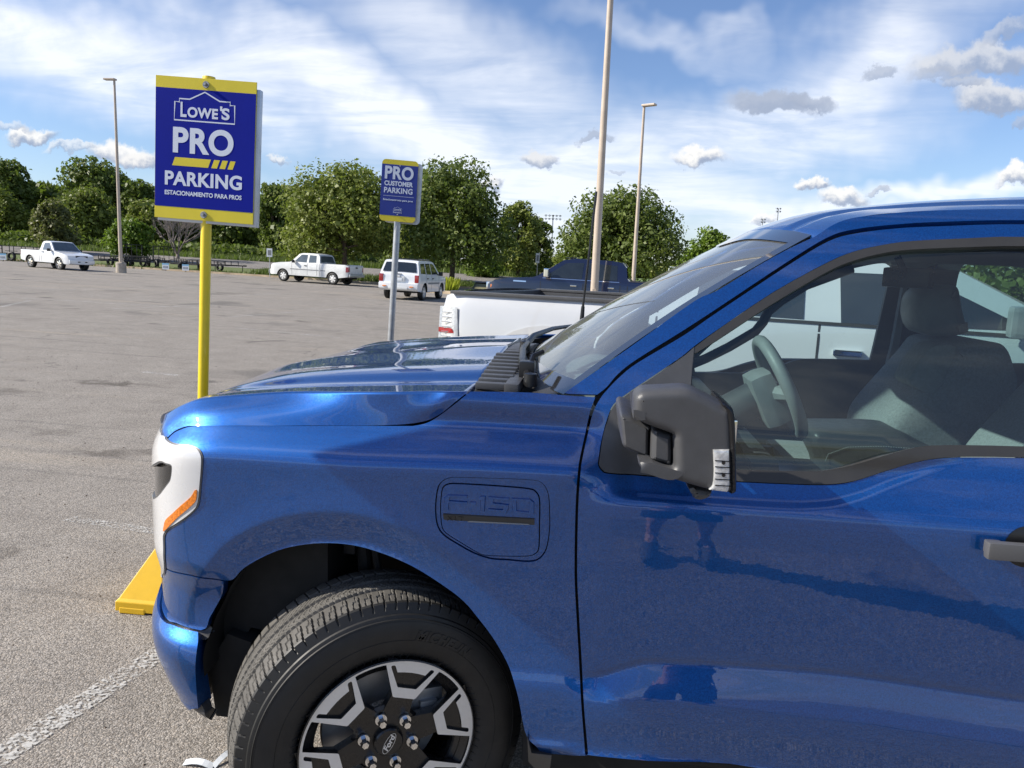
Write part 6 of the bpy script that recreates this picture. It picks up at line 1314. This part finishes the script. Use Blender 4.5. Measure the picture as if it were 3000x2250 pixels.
# sports-field floodlights far away
def flood(px, top, depth, nx, nz, s, lb):
    p = place(px, depth); T = at_px(px, top, depth); h = T[2]-p[2]; t = empty('floodlight_mast', p, YAW, lb, 'floodlight', 'sports field floodlights')
    MB().tube([(0, 0, 0), (0, 0, h)], [.28, .16], 8).build('mast', 'steel', t)
    mb = MB()
    for k in range(nz):
        mb.box(-s*nx/2, s*nx/2, -.08, .08, h-.1-k*s*.9, h-.02-k*s*.9)
        for i in range(nx): mb.lathe([(-.3, .30*s), (.2, .12*s)], 'y', (s*(i-(nx-1)/2), -.1, h-.2-k*s*.9), 8)
    mb.build('lamp_array', 'steel', t)
flood(1048, 417, 210, 5, 2, 1.1, 'floodlight array seen over the dark tree right of the small sign'); flood(1189, 466, 240, 5, 2, 1.1, 'floodlight mast in the gap left of the big round tree'); flood(1638, 474, 260, 2, 2, 1.0, 'shorter floodlight mast just above the blue cab roof'); flood(1669, 451, 250, 2, 2, 1.0, 'taller floodlight mast just above the blue cab roof')
p = place(1488, 100); t = empty('goal', p, YAW, 'white football goal on the field at the right', 'goal')
MB().tube([(-2.6, 0, 0), (-2.6, 0, 2.2), (2.6, 0, 2.2), (2.6, 0, 0)], .08, 8).build('goal_frame', 'paper', t)
MB().tube([(-2.6, 0, 2.2), (-2.6, 1.6, 0)], .04, 6).tube([(2.6, 0, 2.2), (2.6, 1.6, 0)], .04, 6).tube([(-2.6, 1.6, 0), (2.6, 1.6, 0)], .04, 6).build('goal_stay', 'paper', t)
fc, _ = vehicle('parked_car', dict(L=4.5, W=1.8, belt=.92, paint='pearl', wr=.33, wheels=(.85, 3.55), zb=.28, top=[(.05, .35), (0, .6), (.05, .95), (.5, 1.0), (1.1, 1.40), (2.4, 1.43), (3.2, .95), (4.2, .82), (4.48, .6), (4.45, .3)], windows=[[(.85, 1.0), (1.2, 1.32), (2.35, 1.34), (2.9, 1.0)]], screens=[((3.2, .96), (2.45, 1.40), 'darkglass', .05, 'windshield'), ((.52, 1.02), (1.08, 1.38), 'darkglass', .05, 'rear_window')], fronts=[('tail_light', .55, .8, .68, .82, 'red', .0, .02)]))
settle(fc, 1490, 93, 80, 'tiny pale car parked by the field at the right', 'car', 0.)
# litter: a white strip beside the front tyre, small leaves and grit on the lot
P = gp(540, 2238); Q = gp(625, 2250); R_ = gp(700, 2195)
def strip(A, B, w_):
    A = np.array(A); B = np.array(B); d = (B-A)/np.linalg.norm(B-A); n = np.array([-d[1], d[0]])*w_/2; V = []
    for i in range(7):
        c = A+(B-A)*i/6; z = .006+.012*math.sin(i/6*math.pi)
        for s in (-1, 1): V.append((*(c+n*s), z+float(ground(*c))+.003*s))
        for s in (1, -1): V.append((*(c+n*s), z+float(ground(*c))+.003*s-.002))
    return V, [(4*i+a, 4*i+(a+1) % 4, 4*(i+1)+(a+1) % 4, 4*(i+1)+a) for i in range(6) for a in range(4)]
mb = MB(); mb.add(*strip(P, Q, .022)); mb.add(*strip(Q, R_, .018)); tag(mb.build('plastic_strip', 'paper', None), 'white plastic strip lying bent on the asphalt against the front tyre', 'litter')
mb = MB()
for _ in range(520):
    a = RNG.uniform(0, 1)**.7; y = 2.0+9*a; x = RNG.uniform(-1.05, .1)*y-.3
    if x > -1.3 and y < 4.2: continue
    r = RNG.uniform(.002, .006)*(1+a*1.0); z = float(ground(x, y)); an = RNG.uniform(0, 6.3, 5)
    V = [(x+r*RNG.uniform(.6, 1.3)*math.cos(k*1.257), y+r*RNG.uniform(.6, 1.3)*math.sin(k*1.257), z) for k in range(5)]+[(x, y, z+r*.9)]
    mb.add(V, [(k, (k+1) % 5, 5) for k in range(5)])
tag(mb.build('grit', 'bark', None), 'scattered dark grit and leaf bits on the asphalt', 'grit', kind='stuff')

# ------------------------------------------------------------------ the person taking the picture, mirrored in the door
def make_person(x, y):
    t = empty('person', (x, y, float(ground(x, y))), 0, 'person in dark shorts mirrored in the blue door, seen only as a reflection', 'person')
    def skin(name, pts, edges, radii, m, par):
        me = bpy.data.meshes.new(name); me.from_pydata(pts, edges, []); o = bpy.data.objects.new(name, me); COL.objects.link(o); o.parent = par; me.materials.append(M[m])
        sk = o.modifiers.new('skin', 'SKIN'); sk.use_smooth_shade = True
        if not me.skin_vertices: me.attributes.new('x', 'FLOAT', 'POINT')
        bm = bmesh.new(); bm.from_mesh(me); ly = bm.verts.layers.skin.verify()
        for v, r in zip(bm.verts, radii): v[ly].radius = (r, r) if not isinstance(r, tuple) else r; v[ly].use_root = (v.index == 0)
        bm.to_mesh(me); bm.free(); o.modifiers.new('sub', 'SUBSURF').levels = 1; return o
    H0 = (-x+.05, -y-.10, 1.62)                # hand behind the phone
    P = [(0, 0, .95), (0, 0, 1.12), (-.01, .01, 1.32), (-.02, .02, 1.46), (-.02, .03, 1.54), (-.03, .05, 1.66), (-.03, .06, 1.76),
         (-.10, 0, .90), (-.12, .02, .52), (-.13, -.02, .10), (-.15, .14, .04), (.10, 0, .90), (.14, .03, .52), (.15, -.02, .10), (.17, .14, .04),
         (-.17, .0, 1.43), (-.26, .10, 1.25), (H0[0]+.05, H0[1]-.05, 1.55), H0, (.17, 0, 1.43), (.24, .02, 1.16), (.20, .12, .94), (.19, .16, .87)]
    E = [(0, 1), (1, 2), (2, 3), (3, 4), (4, 5), (5, 6), (0, 7), (7, 8), (8, 9), (9, 10), (0, 11), (11, 12), (12, 13), (13, 14), (3, 15), (15, 16), (16, 17), (17, 18), (3, 19), (19, 20), (20, 21), (21, 22)]
    R = [.13, .135, .15, .09, .055, .085, .06, .085, .055, .035, .03, .085, .055, .035, .03, .055, .042, .03, .028, .055, .042, .03, .028]
    b = skin('body', P, E, R, 'skin', t)
    for k, (dx, ln) in enumerate(((-.03, .07), (-.01, .085), (.01, .08), (.03, .065))):
        skin('finger', [(H0[0]+dx*.8, H0[1], H0[2]+.02), (H0[0]+dx, H0[1]+.02, H0[2]+.02+ln*.5), (H0[0]+dx, H0[1]+.055, H0[2]+.02+ln*.7)], [(0, 1), (1, 2)], [.010, .009, .008], 'skin', b)
    skin('thumb', [(H0[0]-.03, H0[1], H0[2]), (H0[0]-.06, H0[1]+.03, H0[2]+.03), (H0[0]-.05, H0[1]+.06, H0[2]+.05)], [(0, 1), (1, 2)], [.011, .010, .009], 'skin', b)
    skin('shorts', [(0, 0, .98), (0, 0, .90), (-.11, .01, .82), (-.125, .02, .56), (.11, .01, .82), (.14, .03, .56)], [(0, 1), (1, 2), (2, 3), (1, 4), (4, 5)], [.15, .15, .12, .10, .12, .10], 'shorts', t)
    skin('shirt', [(0, 0, .93), (0, 0, 1.12), (-.01, .01, 1.32), (-.02, .02, 1.45), (-.17, .0, 1.43), (-.23, .06, 1.31), (.17, 0, 1.43), (.22, .01, 1.28)], [(0, 1), (1, 2), (2, 3), (3, 4), (4, 5), (3, 6), (6, 7)], [.155, .155, .17, .10, .075, .065, .075, .065], 'shirt', t)
    skin('hair', [(-.03, .02, 1.72), (-.03, .03, 1.79)], [(0, 1)], [.092, .07], 'hair', t)
    for s, fx_ in ((-1, -.14), (1, .16)): skin('shoe', [(fx_, -.05, .06), (fx_, .06, .045), (fx_+s*.015, .17, .035)], [(0, 1), (1, 2)], [.05, .045, .04], 'shoe', t)
    ph = MB().box(-x-.038, -x+.038, -y-.030, -y-.021, 1.60, 1.75, .004).build('phone', 'smooth_black', t)
    return t
pr = make_person(.50, -.28)
ph = [c for c in pr.children if c.name.startswith('phone')][0]; ph.parent = None; ph.location = pr.location; tag(ph, 'black phone held up behind the viewpoint by the mirrored person', 'phone')
# ------------------------------------------------------------------ trees and other plants
def crown_mesh(lobes, n, leaf, rng, shell=.55, droop=0.):
    """many small leaf clumps spread through a set of ellipsoids (cx,cy,cz,rx,ry,rz)"""
    L_ = np.array(lobes, float); vol = (L_[:, 3]*L_[:, 4]*L_[:, 5])**(2/3); pick = rng.choice(len(L_), n, p=vol/vol.sum()); q = L_[pick]
    d = rng.normal(size=(n, 3)); d /= np.linalg.norm(d, axis=1, keepdims=True)
    r = np.where(rng.random(n) < shell, rng.uniform(.82, 1.06, n), rng.random(n)**.5*.95)
    # sub-lobes make the outline uneven
    sub = 1+.13*np.sin(d[:, 0]*7+q[:, 0]*3)*np.sin(d[:, 2]*6+q[:, 2]*2)+.10*np.sin(d[:, 1]*11+d[:, 0]*9+q[:, 1])
    P = q[:, :3]+d*q[:, 3:6]*(r*sub)[:, None]
    keep = np.sin(P[:, 0]*2.1+P[:, 2]*1.3)*np.sin(P[:, 1]*1.9+P[:, 2]*2.3+1.) > -.62; P = P[keep]; d = d[keep]; n = len(P)
    nr = d*.7+rng.normal(size=(n, 3))*.65+np.array([0, 0, .35]); nr /= np.linalg.norm(nr, axis=1, keepdims=True)
    a = np.cross(nr, rng.normal(size=(n, 3))); a /= np.linalg.norm(a, axis=1, keepdims=True); b = np.cross(nr, a)
    s = leaf*rng.uniform(.55, 1.15, n)[:, None]*(1+.7*(rng.random(n)**4))[:, None]; as_ = rng.uniform(.45, .8, n)[:, None]
    V = np.stack([P-a*s, P-b*s*as_+nr*s*.18, P+a*s, P+b*s*as_+nr*s*.22], 1).reshape(-1, 3)
    F = np.arange(n*4).reshape(-1, 4); return V, F
def quadmesh(name, V, F, m, parent):
    me = bpy.data.meshes.new(name); me.vertices.add(len(V)); me.vertices.foreach_set('co', V.ravel()); me.loops.add(F.size); me.loops.foreach_set('vertex_index', F.ravel().astype(np.int32))
    me.polygons.add(len(F)); me.polygons.foreach_set('loop_start', np.arange(len(F), dtype=np.int32)*4); me.polygons.foreach_set('loop_total', np.full(len(F), 4, np.int32)); me.update(); me.validate()
    me.materials.append(M[m]); o = bpy.data.objects.new(name, me); COL.objects.link(o); o.parent = parent; return o
def tree(px, depth, top, halfw, base_h, label, m='leaf_mid', n=5000, leaf=.22, name='tree', lean=0., group='trees beyond the road', seed=1, cat='tree', shape='round', bark='bark', tr=.22):
    rng = np.random.default_rng(seed); p = place(px, depth); T = at_px(px, top, depth); h = T[2]-p[2]; wv = halfw*depth/1662.
    t = empty(name, p, 0, label, cat, group); zc = base_h; H_ = h-zc; lobes = []
    k = 15 if shape != 'cone' else 12
    for i in range(k):
        u = (i+.5)/k; prof = {'round': math.sin(math.pi*min(1, .18+u*.80))**.7, 'cone': (1-u)**.7*.95+.12, 'dome': math.cos(u*1.45)**.6, 'wide': math.sin(math.pi*(.30+u*.66))**.6}[shape]
        for q in range(3):
            a = rng.uniform(0, 6.28); rr = wv*prof*rng.uniform(.35, .68); s = wv*rng.uniform(.26, .42)
            rr *= 1.15; s *= 1.08; lobes.append((rr*math.cos(a)+lean*u, rr*math.sin(a)*.8, zc+H_*u*.95, s, s, min(s*rng.uniform(.6, .9), H_*.28)))
    L_ = np.array(lobes); topz = (L_[:, 2]+L_[:, 5]).max(); L_[:, 2] += (zc+H_-topz)*((L_[:, 2]-zc)/(H_))
    V, F = crown_mesh(L_, int(n*2.0), leaf*.68, rng); quadmesh('crown', V, F, m, t)
    mb = MB(); mb.tube([(0, 0, -.3), (.04*h*.2, 0, zc*.6), (lean*.2, .1, zc+H_*.25), (lean*.6, 0, zc+H_*.6)], [tr, tr*.8, tr*.6, tr*.2], 9)
    for q in L_[::4]:
        z0 = max(zc*.6, zc+(q[2]-zc)*.3); mb.tube([(lean*.1, 0, z0), (q[0]*.5, q[1]*.5, (z0+q[2])*.5), (q[0]*.9, q[1]*.9, q[2])], [tr*.45, tr*.3, tr*.1], 6)
    mb.build('trunk', bark, t, True); return t
TL = [  # column, depth, top, half width, crown base height, label, material, leaves, leaf, shape
 (20, 98, 345, 70, 1.5, 'tall dark green tree at the left edge of the tree line', 'leaf_dark', 5200, .36, 'dome'),
 (8, 90, 405, 58, .8, 'bright green tree low in front at the left edge', 'leaf_mid', 3800, .30, 'dome'),
 (85, 104, 392, 50, 1.5, 'dark tree between the left edge and the broad dome-shaped tree', 'leaf_dark', 3200, .36, 'round'),
 (212, 102, 345, 98, 3.0, 'broad dark dome-shaped tree highest behind the left lamp post', 'leaf_dark', 6800, .36, 'dome'),
 (196, 88, 405, 74, .8, 'mid green tree below the broad dome behind the small white pickup', 'leaf_mid', 5200, .30, 'dome'),
 (120, 72, 432, 60, .9, 'olive feathery tree right behind the small white pickup', 'leaf_rust', 4600, .22, 'cone'),
 (285, 69, 473, 52, .6, 'low spreading bright green tree right of the left lamp post', 'leaf_light', 4200, .22, 'wide'),
 (318, 94, 430, 52, .8, 'mid green tree behind the left edge of the large sign', 'leaf_mid', 3600, .30, 'dome'),
 (300, 100, 392, 50, 2., 'dark tree just left of the large sign', 'leaf_dark', 3400, .36, 'dome'),
 (400, 98, 420, 70, 1.0, 'dark tree hidden mostly behind the large sign', 'leaf_dark', 3800, .36, 'dome'),
 (500, 96, 425, 70, 1.0, 'dark tree standing behind the yellow sign post', 'leaf_dark', 4200, .36, 'dome'),
 (590, 92, 398, 52, .8, 'dark green tree just right of the large sign', 'leaf_dark', 4600, .32, 'dome'),
 (655, 84, 420, 46, .8, 'pale green small tree between the dark one and the large leafy tree', 'leaf_mid', 3000, .26, 'dome'),
 (742, 56, 352, 140, 2.2, 'large leafy light green tree behind the extended-cab pickup', 'leaf_mid', 13000, .19, 'wide'),
 (975, 58, 340, 138, 2.6, 'tall dark green tree right behind the small sign', 'leaf_dark', 12500, .20, 'dome'),
 (905, 66, 372, 76, 2.0, 'mid green tree between the large leafy tree and the dark one', 'leaf_mid', 5200, .22, 'round'),
 (868, 80, 520, 46, .1, 'low dark bush line below the trees behind the white SUV', 'leaf_dark', 1800, .26, 'wide'),
 (1118, 78, 437, 52, 1.0, 'narrower two-topped tree left of the gap with the floodlight', 'leaf_mid', 5200, .24, 'round'),
 (1160, 82, 470, 36, 1.0, 'smaller tree leaning into the floodlight gap', 'leaf_dark', 2800, .24, 'round'),
 (1040, 74, 545, 46, .1, 'rounded green bush at the foot of the two-topped tree', 'leaf_light', 2400, .20, 'wide'),
 (1345, 54, 408, 148, 2.4, 'big round dark green tree behind the two right lamp posts', 'leaf_dark', 14500, .19, 'wide'),
 (1521, 76, 490, 62, .8, 'yellowish green tree right of the big round tree, above the windshield', 'leaf_light', 4200, .24, 'wide'),
 (1230, 110, 545, 46, .2, 'distant green bush in the gap left of the big round tree', 'leaf_mid', 1800, .34, 'wide'),
]
for i, (px, d, top, hw_, bh, lb, m, n, lf, shp) in enumerate(TL):
    lowb = n < 2500 and bh < .3
    tree(px, d, top, hw_, bh, lb, m, n, lf, 'bush' if lowb else 'tree', seed=30+i, shape=shp, cat='bush' if lowb else 'tree', tr=.12 if lowb else .24)
# bare tree
p = place(385, 73); t = empty('bare_tree', p, 0, 'leafless grey tree with fanned branches under the large sign', 'tree'); mb = MB(); rng = np.random.default_rng(5)
def branch(a, d, ln, r, k):
    b = a+d*ln; mb.tube([a, a+d*ln*.5+Vector(rng.normal(size=3)*.05), b], [r, r*.85, r*.65], 5, cap=False)
    if k == 0: return
    for _ in range(3 if k > 1 else 3):
        nd = (d+Vector(rng.normal(size=3)*.30)+Vector((0, 0, .12))).normalized(); branch(b, nd, ln*rng.uniform(.65, .9), r*.62, k-1)
for q in range(7):
    an = q*.9; branch(Vector((0, 0, .3)), Vector((math.cos(an)*.5, math.sin(an)*.4, 1)).normalized(), 1.25, .085, 4)
mb.tube([(0, 0, -.2), (0, 0, .5)], [.2, .14], 8).build('branches', 'deadwood', t, True)
# the wood behind and the growth along its foot, which read as masses
def wood(name, u0, u1, v0, v1, h0, h1, n, leaf, m, label, cat='wood', prof=None):
    rng = np.random.default_rng(int(abs(u1)*3+v1)); u = rng.uniform(u0, u1, n); v = rng.uniform(v0, v1, n); hh = h1*(.78+.22*np.sin(u*.55)*np.sin(u*.21+1)); z = h0+(hh-h0)*rng.random(n)**.8
    X = r0[0]*u+FH[0]*v; Y = r0[1]*u+FH[1]*v; P = np.c_[X, Y, ground(X, Y)+z]; nr = rng.normal(size=(n, 3))+[0, -.5, .4]; nr /= np.linalg.norm(nr, axis=1, keepdims=True); a = np.cross(nr, rng.normal(size=(n, 3))); a /= np.linalg.norm(a, axis=1, keepdims=True); b = np.cross(nr, a); s = leaf*rng.uniform(.6, 1.4, n)[:, None]
    V = np.stack([P-a*s, P-b*s*.6, P+a*s, P+b*s*.6], 1).reshape(-1, 3); o = quadmesh(name, V, np.arange(n*4).reshape(-1, 4), m, None); return tag(o, label, cat, kind='stuff')
wood('woodland', -95, -8, 102, 110, 0, 10.5, 42000, .42, 'leaf_dark', 'dense dark woodland filling in behind the left trees')
wood('undergrowth', -75, 2, 84, 90, 0, 1.6, 9000, .30, 'leaf_dark', 'dark undergrowth along the foot of the wood', 'undergrowth')
wood('distant_trees', -5, 75, 175, 190, 0, 4.5, 9000, .8, 'leaf_mid', 'low far tree line beyond the sports field', 'trees')
wood('hedgerow', 60, 160, 95, 110, 0, 6.5, 12000, .55, 'leaf_dark', 'dark trees seen through the cab windows', 'trees')
# tall verge grass
def tufts(name, u0, u1, v0, v1, n, h, m, label):
    rng = np.random.default_rng(int(abs(u1)*7+v1)); u = rng.uniform(u0, u1, n); v = rng.uniform(v0, v1, n); X = r0[0]*u+FH[0]*v; Y = r0[1]*u+FH[1]*v; Zg = ground(X, Y); hh = h*rng.uniform(.4, 1.2, n); a = rng.uniform(0, 6.28, n); wd = .035+.03*rng.random(n); lx = rng.normal(size=n)*.12; ly = rng.normal(size=n)*.12
    V = np.stack([np.c_[X-wd*np.cos(a), Y-wd*np.sin(a), Zg], np.c_[X+wd*np.cos(a), Y+wd*np.sin(a), Zg], np.c_[X+lx+.006, Y+ly, Zg+hh], np.c_[X+lx-.006, Y+ly, Zg+hh]], 1).reshape(-1, 3)
    return tag(quadmesh(name, V, np.arange(n*4).reshape(-1, 4), m, None), label, 'grass', kind='stuff')
tufts('tall_grass', -21, -3.6, 60.2, 65.5, 7000, .42, 'grass', 'uneven tall grass on the verge behind the sign post')
tufts('verge_grass', -45, -21, 58.5, 60.5, 1500, .25, 'grass', 'thin weeds along the kerb by the trailers')
tufts('roadside_grass', -60, 10, 77.5, 84, 9000, .55, 'grass', 'long grass on the far side of the road')
tufts('island_grass', -3.4, 20, 50.2, 55.5, 4000, .12, 'leaf_light', 'short bright grass on the verge behind the navy pickup')
p = place(955, 49.5); t = empty('shrub', p, 0, 'yellow-green iris-like shrub at the foot of the slanting trunk behind the white SUV', 'shrub'); rng = np.random.default_rng(3); n = 420; a = rng.uniform(0, 6.28, n); r = rng.random(n)**.5*1.1
X = r*np.cos(a); Y = r*np.sin(a)*.6; h = rng.uniform(.35, .95, n); q = rng.uniform(0, 6.28, n); wd = .05
V = np.stack([np.c_[X-wd*np.cos(q), Y-wd*np.sin(q), 0*X], np.c_[X+wd*np.cos(q), Y+wd*np.sin(q), 0*X], np.c_[X*1.25+.02, Y*1.25, h], np.c_[X*1.25-.02, Y*1.25, h]], 1).reshape(-1, 3); quadmesh('leaves', V, np.arange(n*4).reshape(-1, 4), 'leaf_yellow', t)
